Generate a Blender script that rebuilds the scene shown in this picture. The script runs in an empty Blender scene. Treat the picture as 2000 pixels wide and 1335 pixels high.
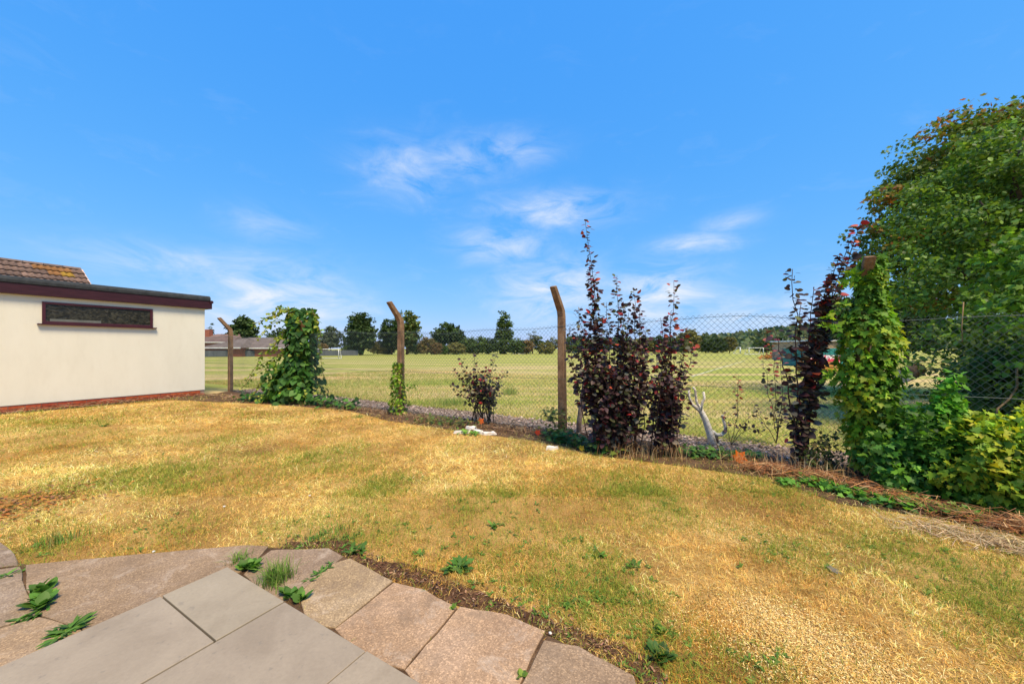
import bpy, bmesh, math, random
import numpy as np
from mathutils import Vector, Matrix

rng = np.random.default_rng(11)
random.seed(11)
S = bpy.context.scene
COL = S.collection

# ------------------------------------------------------------------ camera, sky, sun, exposure
CAM_H, FPX, HY = 1.30, 725.0, 680.0            # eye height over the patio, focal length and horizon row of the 2000 px wide photo
cd = bpy.data.cameras.new('camera'); cam = bpy.data.objects.new('camera', cd); COL.objects.link(cam)
cam.location = (0, 0, CAM_H); cam.rotation_euler = (math.pi/2, 0, 0)
cd.sensor_width = 36.0; cd.lens = 36.0*FPX/2000.0; cd.shift_y = (HY-667.5)/2000.0
cd.clip_start = 0.05; cd.clip_end = 4000
S.camera = cam

SUN_EL, SUN_AZ = math.radians(61), math.atan2(0.48, -0.74)
W = bpy.data.worlds.new('World'); S.world = W; W.use_nodes = True
def build_sky():
    nt = W.node_tree; N = nt.nodes; L = nt.links; N.clear()
    def node(t, **kw):
        n = N.new(t)
        for k, v in kw.items(): setattr(n, k, v)
        return n
    def m(op, a, b=None, c=None):
        n = node('ShaderNodeMath', operation=op)
        for i, v in enumerate((a, b, c)):
            if v is None: continue
            if isinstance(v, (int, float)): n.inputs[i].default_value = v
            else: L.new(v, n.inputs[i])
        return n.outputs[0]
    out = node('ShaderNodeOutputWorld'); bg = node('ShaderNodeBackground')
    sky = node('ShaderNodeTexSky', sky_type='NISHITA', sun_disc=False, sun_elevation=SUN_EL, sun_rotation=SUN_AZ,
               altitude=60, air_density=1.0, dust_density=0.3, ozone_density=2.2)
    sc = node('ShaderNodeSeparateColor'); L.new(sky.outputs[0], sc.inputs[0]); cc = node('ShaderNodeCombineColor')
    for i, (k, p) in enumerate(SKY_GRADE): L.new(m('MULTIPLY', m('POWER', sc.outputs[i], p), k), cc.inputs[i])   # deep even azure
    tc = node('ShaderNodeTexCoord'); sep = node('ShaderNodeSeparateXYZ'); L.new(tc.outputs['Generated'], sep.inputs[0])
    x, y, z = sep.outputs
    az = m('ARCTAN2', x, y); el = m('ARCSINE', z)
    # wisps: noise in azimuth / elevation, stretched sideways
    cmb = node('ShaderNodeCombineXYZ'); L.new(m('MULTIPLY', az, 5.0), cmb.inputs[0]); L.new(m('MULTIPLY', el, 13.0), cmb.inputs[1])
    nz = node('ShaderNodeTexNoise'); nz.inputs['Scale'].default_value = 1.35; nz.inputs['Detail'].default_value = 6; nz.inputs['Roughness'].default_value = 0.64
    nz.inputs['Distortion'].default_value = 0.55
    L.new(cmb.outputs[0], nz.inputs['Vector'])
    nf = nz.outputs['Fac']
    blobs = None
    for (px, py, sx, sy, a) in CLOUDS:
        baz = math.atan2(px-1000, FPX); r = math.hypot(px-1000, FPX); bel = math.atan2(HY-py, r)
        ca = FPX/r
        dx = m('DIVIDE', m('SUBTRACT', az, baz), sx*ca*ca/FPX); dy = m('DIVIDE', m('SUBTRACT', el, bel), sy*ca/FPX)
        q = m('ADD', m('MULTIPLY', dx, dx), m('MULTIPLY', dy, dy))
        g = m('MULTIPLY', m('EXPONENT', m('MULTIPLY', q, -1.0)), a)
        blobs = g if blobs is None else m('MAXIMUM', blobs, g)
    wis = m('MULTIPLY', m('SUBTRACT', nf, 0.35), 3.1); wis.node.use_clamp = True
    spots = m('MULTIPLY', blobs, wis)
    base = m('MULTIPLY', m('SUBTRACT', nf, 0.56), 0.55); base.node.use_clamp = True
    low = m('SUBTRACT', 1.0, m('MULTIPLY', m('ABSOLUTE', el), 1.1)); low.node.use_clamp = True
    mask = m('ADD', spots, m('MULTIPLY', base, low)); mask.node.use_clamp = True
    mix = node('ShaderNodeMix', data_type='RGBA'); L.new(mask, mix.inputs[0]); L.new(cc.outputs[0], mix.inputs[6])
    mix.inputs[7].default_value = CLOUD_COL
    L.new(mix.outputs[2], bg.inputs[0]); bg.inputs[1].default_value = SKY_STRENGTH
    L.new(bg.outputs[0], out.inputs[0])
SKY_STRENGTH = 0.12
SKY_GRADE = ((.48, .96), (1.80, .41), (5.1, .10))
CLOUD_COL = (4.9, 5.3, 5.9, 1)
# clouds of the photograph as (column, row, half width, half height, density)
CLOUDS = [(800, 335, 90, 44, .6), (900, 315, 85, 32, .55), (990, 290, 85, 24, .5), (1080, 412, 110, 30, .85), (985, 478, 90, 34, .75),
          (1345, 480, 75, 18, .85), (1425, 432, 60, 16, .55), (545, 592, 160, 66, 1.2), (300, 512, 170, 34, .6), (520, 440, 75, 32, .4),
          (1075, 575, 100, 60, 1.1), (1285, 580, 95, 56, 1.25), (1500, 615, 280, 44, .7)]
build_sky()
sl = bpy.data.lights.new('sun', 'SUN'); sun = bpy.data.objects.new('sun', sl); COL.objects.link(sun)
sl.energy = 4.4; sl.angle = math.radians(20); sl.color = (1.0, 0.82, 0.55)
sv = Vector((math.sin(SUN_AZ)*math.cos(SUN_EL), math.cos(SUN_AZ)*math.cos(SUN_EL), math.sin(SUN_EL)))
sun.rotation_euler = sv.to_track_quat('Z', 'Y').to_euler(); sun.location = (6, -8, 12)
S.view_settings.view_transform = 'Standard'; S.view_settings.look = 'None'
S.view_settings.exposure = 0.5; S.view_settings.gamma = 1.0; S.view_settings.use_curve_mapping = False

# ------------------------------------------------------------------ helpers
LZ = -0.06                                       # lawn level (the new patio's top is z = 0)
def G(px, py, z=LZ):                              # a ground point of the photograph
    Y = FPX*(CAM_H-z)/(py-HY); return Vector(((px-1000)*Y/FPX, Y, z))
def P(px, py, Y):                                 # a point at depth Y
    return Vector(((px-1000)*Y/FPX, Y, CAM_H-(py-HY)*Y/FPX))
def arr(*a): return np.array(a, dtype=float)
def unit(v):
    v = np.asarray(v, float); return v/np.maximum(np.linalg.norm(v, axis=-1, keepdims=True), 1e-9)

_T = rng.random((4, 256, 256))
def vnoise(x, y, k=0):
    x = np.asarray(x, float); y = np.asarray(y, float)
    xi = np.floor(x).astype(int); yi = np.floor(y).astype(int); fx = x-xi; fy = y-yi
    fx = fx*fx*(3-2*fx); fy = fy*fy*(3-2*fy); t = _T[k]
    a = t[xi & 255, yi & 255]; b = t[(xi+1) & 255, yi & 255]; c = t[xi & 255, (yi+1) & 255]; d = t[(xi+1) & 255, (yi+1) & 255]
    return (a*(1-fx)+b*fx)*(1-fy)+(c*(1-fx)+d*fx)*fy
def fbm(x, y, k=0, o=4):
    s = 0; a = .5; f = 1.; n = 0
    for i in range(o):
        s = s+a*vnoise(np.asarray(x)*f+i*17.3, np.asarray(y)*f+i*9.1, (k+i) % 4); n += a; a *= .5; f *= 2.03
    return s/n
def inside(pts, poly):
    x, y = pts[:, 0], pts[:, 1]; r = np.zeros(len(pts), bool); n = len(poly)
    for i in range(n):
        x1, y1 = poly[i][0], poly[i][1]; x2, y2 = poly[(i+1) % n][0], poly[(i+1) % n][1]
        c = ((y1 > y) != (y2 > y)); 
        with np.errstate(divide='ignore', invalid='ignore'):
            r ^= c & (x < (x2-x1)*(y-y1)/(y2-y1)+x1)
    return r

# ---- materials
MATS = {}
def new_mat(name):
    m = bpy.data.materials.new(name); m.use_nodes = True; MATS[name] = m
    return m, m.node_tree.nodes, m.node_tree.links, m.node_tree.nodes['Principled BSDF']
def nodes_noise(N, L, vec, scale, detail=5, rough=.6, dist=0):
    n = N.new('ShaderNodeTexNoise'); n.inputs['Scale'].default_value = scale; n.inputs['Detail'].default_value = detail
    n.inputs['Roughness'].default_value = rough; n.inputs['Distortion'].default_value = dist
    if vec is not None: L.new(vec, n.inputs['Vector'])
    return n.outputs['Fac']
def nodes_ramp(N, L, fac, stops):
    r = N.new('ShaderNodeValToRGB'); e = r.color_ramp.elements
    while len(e) > 1: e.remove(e[-1])
    e[0].position = stops[0][0]; e[0].color = (*stops[0][1], 1)
    for p, c in stops[1:]:
        q = e.new(p); q.color = (*c, 1)
    L.new(fac, r.inputs[0]); return r.outputs[0]
def nodes_mix(N, L, fac, a, b, mode='MIX'):
    n = N.new('ShaderNodeMix'); n.data_type = 'RGBA'; n.blend_type = mode
    for s, v in ((n.inputs[0], fac), (n.inputs[6], a), (n.inputs[7], b)):
        if isinstance(v, (int, float)): s.default_value = v
        elif isinstance(v, tuple): s.default_value = (*v, 1)
        else: L.new(v, s)
    return n.outputs[2]
def noisy(name, stops, scale=6, rough=.85, bump=.3, bscale=None, coord='Object', detail=6, dist=0, spec=.3, fine=None, stretch=None, bdist=.01):
    m, N, L, B = new_mat(name)
    tc = N.new('ShaderNodeTexCoord'); vec = tc.outputs['Object' if coord == 'World' else coord]
    if coord == 'World':
        g = N.new('ShaderNodeNewGeometry'); vec = g.outputs['Position']
    if stretch:
        mp = N.new('ShaderNodeMapping'); mp.inputs['Scale'].default_value = stretch; L.new(vec, mp.inputs[0]); vec = mp.outputs[0]
    c = nodes_ramp(N, L, nodes_noise(N, L, vec, scale, detail, .62, dist), stops)
    if fine:
        fs, fa, fc = fine
        f2 = nodes_noise(N, L, vec, fs, 3, .7)
        c = nodes_mix(N, L, nodes_ramp(N, L, f2, [(.5, (0, 0, 0)), (.68, (fa, fa, fa))]), c, fc)
    L.new(c, B.inputs['Base Color']); B.inputs['Roughness'].default_value = rough; B.inputs['Specular IOR Level'].default_value = spec
    if bump:
        b = N.new('ShaderNodeBump'); b.inputs['Strength'].default_value = bump; b.inputs['Distance'].default_value = bdist
        L.new(nodes_noise(N, L, vec, bscale or scale*6, 5, .7), b.inputs['Height']); L.new(b.outputs[0], B.inputs['Normal'])
    return m
def leaf_mat(name, source, rough=.5, transl=.34, spec=.22, tw=(1.25, 1.3, .6)):
    m, N, L, B = new_mat(name)
    if source == 'attr':
        a = N.new('ShaderNodeAttribute'); a.attribute_name = 'Col'; c = a.outputs['Color']
    else:
        a = N.new('ShaderNodeObjectInfo'); c = a.outputs['Color']
    L.new(c, B.inputs['Base Color']); B.inputs['Roughness'].default_value = rough; B.inputs['Specular IOR Level'].default_value = spec
    t = N.new('ShaderNodeBsdfTranslucent'); L.new(nodes_mix(N, L, 1.0, c, tw, 'MULTIPLY'), t.inputs[0])
    mx = N.new('ShaderNodeMixShader'); mx.inputs[0].default_value = transl
    L.new(B.outputs[0], mx.inputs[1]); L.new(t.outputs[0], mx.inputs[2]); L.new(mx.outputs[0], N['Material Output'].inputs[0])
    return m
def attr_mat(name, rough=.9, spec=.2, source='attr', bump=0, bscale=60):
    m, N, L, B = new_mat(name)
    if source == 'attr':
        a = N.new('ShaderNodeAttribute'); a.attribute_name = 'Col'
    else: a = N.new('ShaderNodeObjectInfo')
    c = a.outputs['Color']
    if bump:
        tc = N.new('ShaderNodeNewGeometry'); f = nodes_noise(N, L, tc.outputs['Position'], bscale, 5, .7)
        c = nodes_mix(N, L, 1.0, c, nodes_ramp(N, L, f, [(.3, (.7, .7, .7)), (.7, (1.2, 1.2, 1.2))]), 'MULTIPLY')
        b = N.new('ShaderNodeBump'); b.inputs['Strength'].default_value = bump; b.inputs['Distance'].default_value = .004
        L.new(f, b.inputs['Height']); L.new(b.outputs[0], B.inputs['Normal'])
    L.new(c, B.inputs['Base Color']); B.inputs['Roughness'].default_value = rough; B.inputs['Specular IOR Level'].default_value = spec
    return m
def plain(name, col, rough=.5, spec=.4, bump=0):
    return noisy(name, [(.35, tuple(c*.86 for c in col)), (.65, tuple(min(1, c*1.1) for c in col))], 5, rough, bump, 40, spec=spec)

# ---- objects
def setp(o, label=None, cat=None, group=None, kind=None):
    if label: o['label'] = label
    if cat: o['category'] = cat
    if group: o['group'] = group
    if kind: o['kind'] = kind
    return o
def thing(name, label, cat, base, group=None):
    o = bpy.data.objects.new(name, None); COL.objects.link(o); o.location = base; o.empty_display_size = .1
    return setp(o, label, cat, group)
def link(name, me, mat=None, parent=None, loc=None):
    o = bpy.data.objects.new(name, me); COL.objects.link(o)
    if mat is not None and len(me.materials) == 0: me.materials.append(mat)
    if parent is not None: o.parent = parent
    if loc is not None: o.location = loc
    return o
def tri_mesh(name, V, T, C=None, smooth=False):
    V = np.asarray(V, np.float32); T = np.asarray(T, np.int32); me = bpy.data.meshes.new(name)
    me.vertices.add(len(V)); me.vertices.foreach_set('co', V.ravel())
    me.loops.add(T.size); me.loops.foreach_set('vertex_index', T.ravel())
    me.polygons.add(len(T)); me.polygons.foreach_set('loop_start', np.arange(0, T.size, T.shape[1], dtype=np.int32))
    me.update(calc_edges=True)
    if smooth: me.polygons.foreach_set('use_smooth', np.ones(len(T), bool))
    if C is not None:
        C = np.asarray(C, np.float32); C = np.hstack([C[:, :3], np.ones((len(C), 1), np.float32)])
        me.color_attributes.new('Col', 'FLOAT_COLOR', 'POINT').data.foreach_set('color', C.ravel())
    me.validate()
    return me
def poly_mesh(name, V, F, smooth=False):
    me = bpy.data.meshes.new(name); me.from_pydata([tuple(v) for v in V], [], F); me.update()
    if smooth:
        for p in me.polygons: p.use_smooth = True
    return me
def off(parent):                                 # where a parent chain stands
    o = Vector((0, 0, 0))
    while parent is not None: o = o+Vector(parent.location); parent = parent.parent
    return o

class MB:                                        # several shapes that make ONE part
    def __init__(s): s.V = []; s.F = []
    def add(s, V, F):
        n = len(s.V); s.V += [tuple(v) for v in V]; s.F += [tuple(i+n for i in f) for f in F]; return s
    def box(s, c, ax, ay, az, hx, hy, hz):
        c, ax, ay, az = Vector(c), Vector(ax), Vector(ay), Vector(az)
        V = [c+ax*hx*i+ay*hy*j+az*hz*k for k in (-1, 1) for (i, j) in ((-1, -1), (1, -1), (1, 1), (-1, 1))]
        return s.add(V, [(3, 2, 1, 0), (4, 5, 6, 7), (0, 1, 5, 4), (1, 2, 6, 5), (2, 3, 7, 6), (3, 0, 4, 7)])
    def tube(s, pts, rad, n=6, cap=True):
        pts = [Vector(p) for p in pts]; rad = rad if hasattr(rad, '__len__') else [rad]*len(pts); V = []; F = []; up = None
        for i, p in enumerate(pts):
            d = (pts[min(i+1, len(pts)-1)]-pts[max(i-1, 0)]).normalized()
            if up is None: up = d.orthogonal().normalized()
            a = (up-d*up.dot(d)).normalized(); b = d.cross(a); up = a
            for k in range(n):
                t = 2*math.pi*k/n; V.append(p+(a*math.cos(t)+b*math.sin(t))*rad[i])
        for i in range(len(pts)-1):
            for k in range(n): F.append((i*n+k, i*n+(k+1) % n, (i+1)*n+(k+1) % n, (i+1)*n+k))
        if cap: F += [tuple(range(n-1, -1, -1)), tuple((len(pts)-1)*n+k for k in range(n))]
        return s.add(V, F)
    def build(s, name, mat, parent=None, smooth=False, bevel=0):
        o0 = off(parent); me = poly_mesh(name, [Vector(v)-o0 for v in s.V], s.F, smooth)
        o = link(name, me, mat, parent)
        if bevel:
            b = o.modifiers.new('bevel', 'BEVEL'); b.width = bevel; b.segments = 2; b.limit_method = 'ANGLE'; b.angle_limit = .6
        return o
XA, YA, ZA = Vector((1, 0, 0)), Vector((0, 1, 0)), Vector((0, 0, 1))

# ---- leaves: outline templates (x across, y from stalk to tip, z off the blade)
def template(outline, fold=.12, curl=.1):
    half = outline
    V = [(0, 0, 0)]+[(x, y, abs(x)*fold-curl*y*y) for x, y in half]+[(0, 1, -curl)]+[(-x, y, abs(x)*fold-curl*y*y) for x, y in reversed(half)]+[(0, .45, -.02)]
    n = len(V); c = n-1; T = [(c, i, (i+1) % (n-1)) for i in range(n-1)]
    return np.array(V, float), np.array(T, int)
OVAL = template([(.24, .2), (.34, .5), (.2, .82)])
HEART = template([(.2, -.1), (.45, .08), (.48, .35), (.26, .72)], .1, .16)
ROUND = template([(.28, .06), (.42, .35), (.36, .66), (.14, .92)], .14, .12)
IVY = template([(.16, -.08), (.52, .0), (.3, .24), (.5, .5), (.2, .56), (.13, .8)], .1, .12)
MAPLE = template([(.1, 0), (.5, .12), (.34, .34), (.58, .6), (.24, .62)], .1, .15)
LANCE = template([(.1, .25), (.12, .55), (.07, .82)], .2, .25)
DANDE = template([(.06, .15), (.16, .22), (.07, .34), (.2, .46), (.1, .56), (.2, .7), (.12, .82)], .15, .3)
CARD = (np.array([(0, 0, 0), (.45, .4, .1), (0, 1, -.12), (-.45, .5, .1)], float), np.array([(0, 1, 2), (0, 2, 3)]))

def frames(yd, nd):
    yd = unit(yd); x = unit(np.cross(yd, nd)); return x, yd, np.cross(x, yd)
def scatter(tpl, pos, yd, nd, size, col):
    tv, tt = tpl; n = len(pos); x, y, z = frames(yd, nd); size = np.asarray(size).reshape(n, 1, 1)
    V = pos[:, None, :]+size*(tv[None, :, 0:1]*x[:, None, :]+tv[None, :, 1:2]*y[:, None, :]+tv[None, :, 2:3]*z[:, None, :])
    T = tt[None]+(np.arange(n)*len(tv))[:, None, None]
    return V.reshape(-1, 3), T.reshape(-1, 3), np.repeat(col, len(tv), axis=0)
def foliage(name, tpl, pos, yd, nd, size, col, mat, parent=None, kind=None):
    V, T, C = scatter(tpl, pos, yd, nd, size, col)
    o = link(name, tri_mesh(name, V-np.array(off(parent)), T, C), mat, parent)
    if kind: o['kind'] = kind
    return o
LEAFMESH = {}
def leafset(parent, tag, tpl, pos, yd, nd, size, col, mat_attr, mat_obj, nparts):
    """the nparts leaves nearest the viewer as parts of their own, the rest as one mass"""
    d = np.linalg.norm(pos-arr(0, 0, CAM_H), axis=1)-rng.random(len(pos))*.12-size*1.5
    order = np.argsort(d); a, b = order[:nparts], order[nparts:]
    if tag not in LEAFMESH:
        LEAFMESH[tag] = tri_mesh('leaf', *tpl); LEAFMESH[tag].materials.append(mat_obj)
    me = LEAFMESH[tag]; o0 = np.array(off(parent)); x, y, z = frames(yd, nd)
    for i in a:
        o = bpy.data.objects.new('leaf', me); COL.objects.link(o); o.parent = parent
        R = Matrix((x[i], y[i], z[i])).transposed().to_4x4(); o.matrix_basis = Matrix.Translation(Vector(pos[i]-o0)) @ R @ Matrix.Scale(float(size[i]), 4)
        o.color = (*col[i], 1)
    if len(b): foliage('foliage', tpl, pos[b], yd[b], nd[b], size[b], col[b], mat_attr, parent, 'stuff')
def pal(cols, n, w=None, jit=.18):
    c = np.array(cols)[rng.choice(len(cols), n, p=None if w is None else np.array(w)/sum(w))]
    return np.clip(c*(1+jit*rng.standard_normal((n, 1)))*(1+.05*rng.standard_normal((n, 3))), .003, 1)

M_LEAF = leaf_mat('leaf_mass', 'attr'); M_LEAFO = leaf_mat('leaf_single', 'object')
M_PURP = leaf_mat('purple_leaf_mass', 'attr', .5, .16, .35, (1.5, .7, .6)); M_PURPO = leaf_mat('purple_leaf_single', 'object', .5, .16, .35, (1.5, .7, .6))
M_GRASS = leaf_mat('grass_blades', 'attr', .75, .25, .15, (1.1, 1.1, .8))
M_FAR = leaf_mat('far_foliage', 'attr', .7, .2, .2)
M_DEBRIS = attr_mat('dry_debris', .9, .15)
M_BARK = noisy('bark', [(.3, (.05, .035, .025)), (.7, (.14, .1, .07))], 14, .95, .8, 40, spec=.1)
M_STEM = noisy('purple_stem', [(.3, (.03, .016, .014)), (.7, (.08, .05, .04))], 20, .8, .3, spec=.2)
M_VINE = noisy('vine_stem', [(.3, (.12, .08, .04)), (.7, (.25, .17, .09))], 20, .85, .3, spec=.15)

# ------------------------------------------------------------------ plan of the place
U = Vector((1, -.6, 0)).normalized(); NV = Vector((.6, 1, 0)).normalized()      # along the chain-link fence, and out to the field
F0 = Vector((.8, 5.87, LZ))
def FP(s, z=LZ, out=0.0):                                                       # a point of the fence line; s measured across the view
    p = Vector((.8+s, 5.87-.6*s, z)); return p+NV*out
def fence_s(px):
    r = (px-1000)/FPX; return (r*5.87-.8)/(1+.6*r)
WD = Vector((.53, 1, 0)).normalized(); WN = Vector((1, -.53, 0)).normalized()  # along the rendered wall, and out of it
WC = Vector((-9.06, 10.95, 0))                                                  # its far corner
C1 = G(445, 1105, 0); PA = Vector((-.4985, -.8669, 0)); PB = Vector((.8669, -.4985, 0))   # corner and axes of the new patio
def PT(a, b, z=0): p = C1+PA*a+PB*b; return Vector((p.x, p.y, z))

# ------------------------------------------------------------------ the ground
def field_mat():
    m, N, L, B = new_mat('playing_field_turf')
    g = N.new('ShaderNodeNewGeometry'); pos = g.outputs['Position']
    mp = N.new('ShaderNodeMapping'); mp.inputs['Scale'].default_value = (.035, .3, 1); mp.inputs['Rotation'].default_value = (0, 0, .12); L.new(pos, mp.inputs[0])
    n1 = nodes_noise(N, L, mp.outputs[0], 1.6, 5, .55, .3)
    c = nodes_ramp(N, L, n1, [(.32, (.22, .27, .045)), (.46, (.31, .31, .075)), (.55, (.43, .35, .145)), (.66, (.5, .37, .19)), (.76, (.34, .33, .085))])
    n2 = nodes_noise(N, L, pos, 1.3, 7, .75)
    c = nodes_mix(N, L, .75, c, nodes_ramp(N, L, n2, [(.32, (.55, .62, .4)), (.5, (1, 1, 1)), (.7, (1.3, 1.2, 1.05))]), 'MULTIPLY')
    sp = N.new('ShaderNodeSeparateXYZ'); L.new(pos, sp.inputs[0])
    mr = N.new('ShaderNodeMapRange'); mr.inputs[1].default_value = 22; mr.inputs[2].default_value = 60; L.new(sp.outputs[1], mr.inputs[0])
    c = nodes_mix(N, L, mr.outputs[0], c, nodes_mix(N, L, .6, c, (.27, .30, .05)))
    L.new(c, B.inputs['Base Color']); B.inputs['Roughness'].default_value = .95; B.inputs['Specular IOR Level'].default_value = .1
    b = N.new('ShaderNodeBump'); b.inputs['Strength'].default_value = .5; b.inputs['Distance'].default_value = .03
    L.new(nodes_noise(N, L, pos, 14, 6, .75), b.inputs['Height']); L.new(b.outputs[0], B.inputs['Normal'])
    return m
M_FIELD = field_mat()
V = [(1800*math.cos(2*math.pi*k/48), 1800*math.sin(2*math.pi*k/48), LZ-.014) for k in range(48)]
setp(link('playing_field', poly_mesh('playing_field', V, [tuple(range(48))]), M_FIELD), kind='structure')

def lawn_soil_mat():
    m, N, L, B = new_mat('lawn_thatch')
    g = N.new('ShaderNodeNewGeometry'); pos = g.outputs['Position']
    n1 = nodes_noise(N, L, pos, 1.1, 6, .6, .4)
    c = nodes_ramp(N, L, n1, [(.3, (.22, .12, .04)), (.5, (.42, .25, .08)), (.7, (.56, .37, .14))])
    n2 = nodes_noise(N, L, pos, 95, 5, .85, .6)
    c = nodes_mix(N, L, .95, c, nodes_ramp(N, L, n2, [(.36, (.22, .17, .13)), (.46, (.95, .95, .95)), (.72, (1.3, 1.28, 1.2))]), 'MULTIPLY')
    L.new(c, B.inputs['Base Color']); B.inputs['Roughness'].default_value = 1; B.inputs['Specular IOR Level'].default_value = .05
    b = N.new('ShaderNodeBump'); b.inputs['Strength'].default_value = .8; b.inputs['Distance'].default_value = .012
    L.new(n2, b.inputs['Height']); L.new(b.outputs[0], B.inputs['Normal'])
    return m
def sheet(name, pts, z, mat, kind='structure'):
    return setp(link(name, poly_mesh(name, [(p[0], p[1], z) for p in pts], [tuple(range(len(pts)))]), mat), kind=kind)
wall_foot = lambda k, o=0.0: WC-WD*k+WN*o
LAWN = [FP(-9.3, out=-.45), FP(-3, out=-.3), FP(3, out=-.3), FP(8.6, out=-.3), Vector((4.5, -4, 0)), Vector((-9, -4, 0)), wall_foot(9, .02), wall_foot(.0, .02)]
sheet('lawn', LAWN, LZ, lawn_soil_mat())
M_SOIL = noisy('border_soil', [(.3, (.055, .032, .02)), (.5, (.12, .07, .042)), (.7, (.2, .125, .075))], 5, 1, .9, 45, 'World', spec=.05, bdist=.03)
BORDER_PX = [(395, 783), (520, 789), (680, 801), (760, 822), (900, 842), (1050, 862), (1150, 888), (1300, 906), (1500, 934), (1640, 984), (1800, 1008), (2000, 1046), (2300, 1105)]
BLINE = [G(*p) for p in BORDER_PX]
sheet('fence_border', BLINE+[FP(8.6, out=.25), FP(4, out=.25), FP(0, out=.25), FP(-4, out=.25), FP(-9.9, out=.25), WC+WD*.2], LZ+.005, M_SOIL)
sheet('wall_border', [wall_foot(-.3, .0), wall_foot(9, .0), wall_foot(9, .28), wall_foot(6, .36), wall_foot(4, .3), wall_foot(2.5, .42), wall_foot(1, .5), G(440, 786)], LZ+.009, M_SOIL)
M_GRAV = noisy('chipping_strip', [(.3, (.16, .11, .08)), (.5, (.32, .24, .19)), (.7, (.46, .36, .3))], 40, 1, .8, 80, 'World', spec=.1, bdist=.03)
sheet('chipping_strip', [FP(s, out=.28) for s in (-9.9, -5, 0, 5, 8.6)]+[FP(s, out=.95+.12*math.sin(s*2.3)) for s in (8.6, 7, 5, 4, 3, 2, 1, 0, -1, -2, -3, -5, -7, -9.9)], LZ-.006, M_GRAV)

# ------------------------------------------------------------------ paving
def slab_mat(name, stops, agg=None, rough=.8):
    m, N, L, B = new_mat(name)
    g = N.new('ShaderNodeNewGeometry'); pos = g.outputs['Position']; oi = N.new('ShaderNodeObjectInfo')
    c = nodes_ramp(N, L, nodes_noise(N, L, pos, 3.2, 6, .6, .5), stops)
    c = nodes_mix(N, L, 1.0, c, oi.outputs['Color'], 'MULTIPLY')
    fine = nodes_noise(N, L, pos, 150 if agg else 60, 4, .7)
    if agg:
        vo = N.new('ShaderNodeTexVoronoi'); vo.inputs['Scale'].default_value = 170; L.new(pos, vo.inputs['Vector'])
        sc = N.new('ShaderNodeSeparateColor'); L.new(vo.outputs['Color'], sc.inputs[0])
        k = nodes_ramp(N, L, sc.outputs[0], [(.0, (.7, .66, .62)), (.45, (.98, .98, .98)), (.75, (1.1, 1.08, 1.05)), (.94, (1.6, 1.58, 1.5))])
        c = nodes_mix(N, L, .8, c, k, 'MULTIPLY')
        st = nodes_noise(N, L, pos, 7, 5, .7)
        c = nodes_mix(N, L, nodes_ramp(N, L, st, [(.5, (0, 0, 0)), (.7, (.6, .6, .6))]), c, (.2, .14, .095))
        bl = nodes_noise(N, L, pos, 4.3, 5, .75, .6)
        c = nodes_mix(N, L, nodes_ramp(N, L, bl, [(.54, (0, 0, 0)), (.68, (.5, .5, .5))]), c, (.5, .4, .31))
    else:
        c = nodes_mix(N, L, .35, c, nodes_ramp(N, L, fine, [(.3, (.8, .8, .8)), (.7, (1.15, 1.15, 1.15))]), 'MULTIPLY')
        mk = nodes_noise(N, L, pos, 24, 3, .6)
        c = nodes_mix(N, L, nodes_ramp(N, L, mk, [(.62, (0, 0, 0)), (.7, (.38, .38, .38))]), c, (.17, .145, .115))
    L.new(c, B.inputs['Base Color']); B.inputs['Roughness'].default_value = rough; B.inputs['Specular IOR Level'].default_value = .3
    b = N.new('ShaderNodeBump'); b.inputs['Strength'].default_value = .6 if agg else .12; b.inputs['Distance'].default_value = .004
    L.new(fine, b.inputs['Height']); L.new(b.outputs[0], B.inputs['Normal'])
    return m
M_SLAB = slab_mat('new_grey_slab', [(.28, (.255, .202, .14)), (.5, (.31, .25, .178)), (.62, (.33, .267, .19)), (.78, (.385, .315, .235))], None, .62)
M_FLAG = slab_mat('old_concrete_flag', [(.25, (.26, .18, .115)), (.5, (.35, .25, .16)), (.75, (.43, .325, .235))], True, .95)
M_BED = noisy('bedding_mortar', [(.3, (.06, .045, .035)), (.7, (.13, .1, .08))], 20, 1, .5, spec=.05)
patio = MB().box(PT(2.4, 2.9, -.055), PA, PB, ZA, 2.38, 2.88, .028).build('patio', M_BED); setp(patio, kind='structure')
rows = [(0, .61, [.302, .9, .6, .3, .9, .9]), (.61, 1.237, [.9, .6, .9, .3, .9, .6]), (1.237, 1.85, [.6, .9, .6, .9, .6]), (1.85, 2.46, [.9, .3, .9, .6, .9]), (2.46, 3.07, [.6, .9, .9, .6]),
        (3.07, 3.68, [.9, .6, .9, .6]), (3.68, 4.29, [.3, .9, .6, .9]), (4.29, 4.9, [.9, .9, .6, .6]), (4.9, 5.51, [.6, .6, .9, .9])]
for b0, b1, ls in rows:
    a = 0
    for l in ls:
        gp = .004; dz = random.uniform(-.0025, .0025)
        o = MB().box(PT(a+l/2, (b0+b1)/2, -.0145+dz), PA, PB, ZA, l/2-gp, (b1-b0)/2-gp, .0145).build('paving_slab', M_SLAB, patio, bevel=.003)
        k = random.uniform(.93, 1.05); o.color = (k, k*random.uniform(.985, 1.01), k*random.uniform(.97, 1.01), 1)
        a += l
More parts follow.
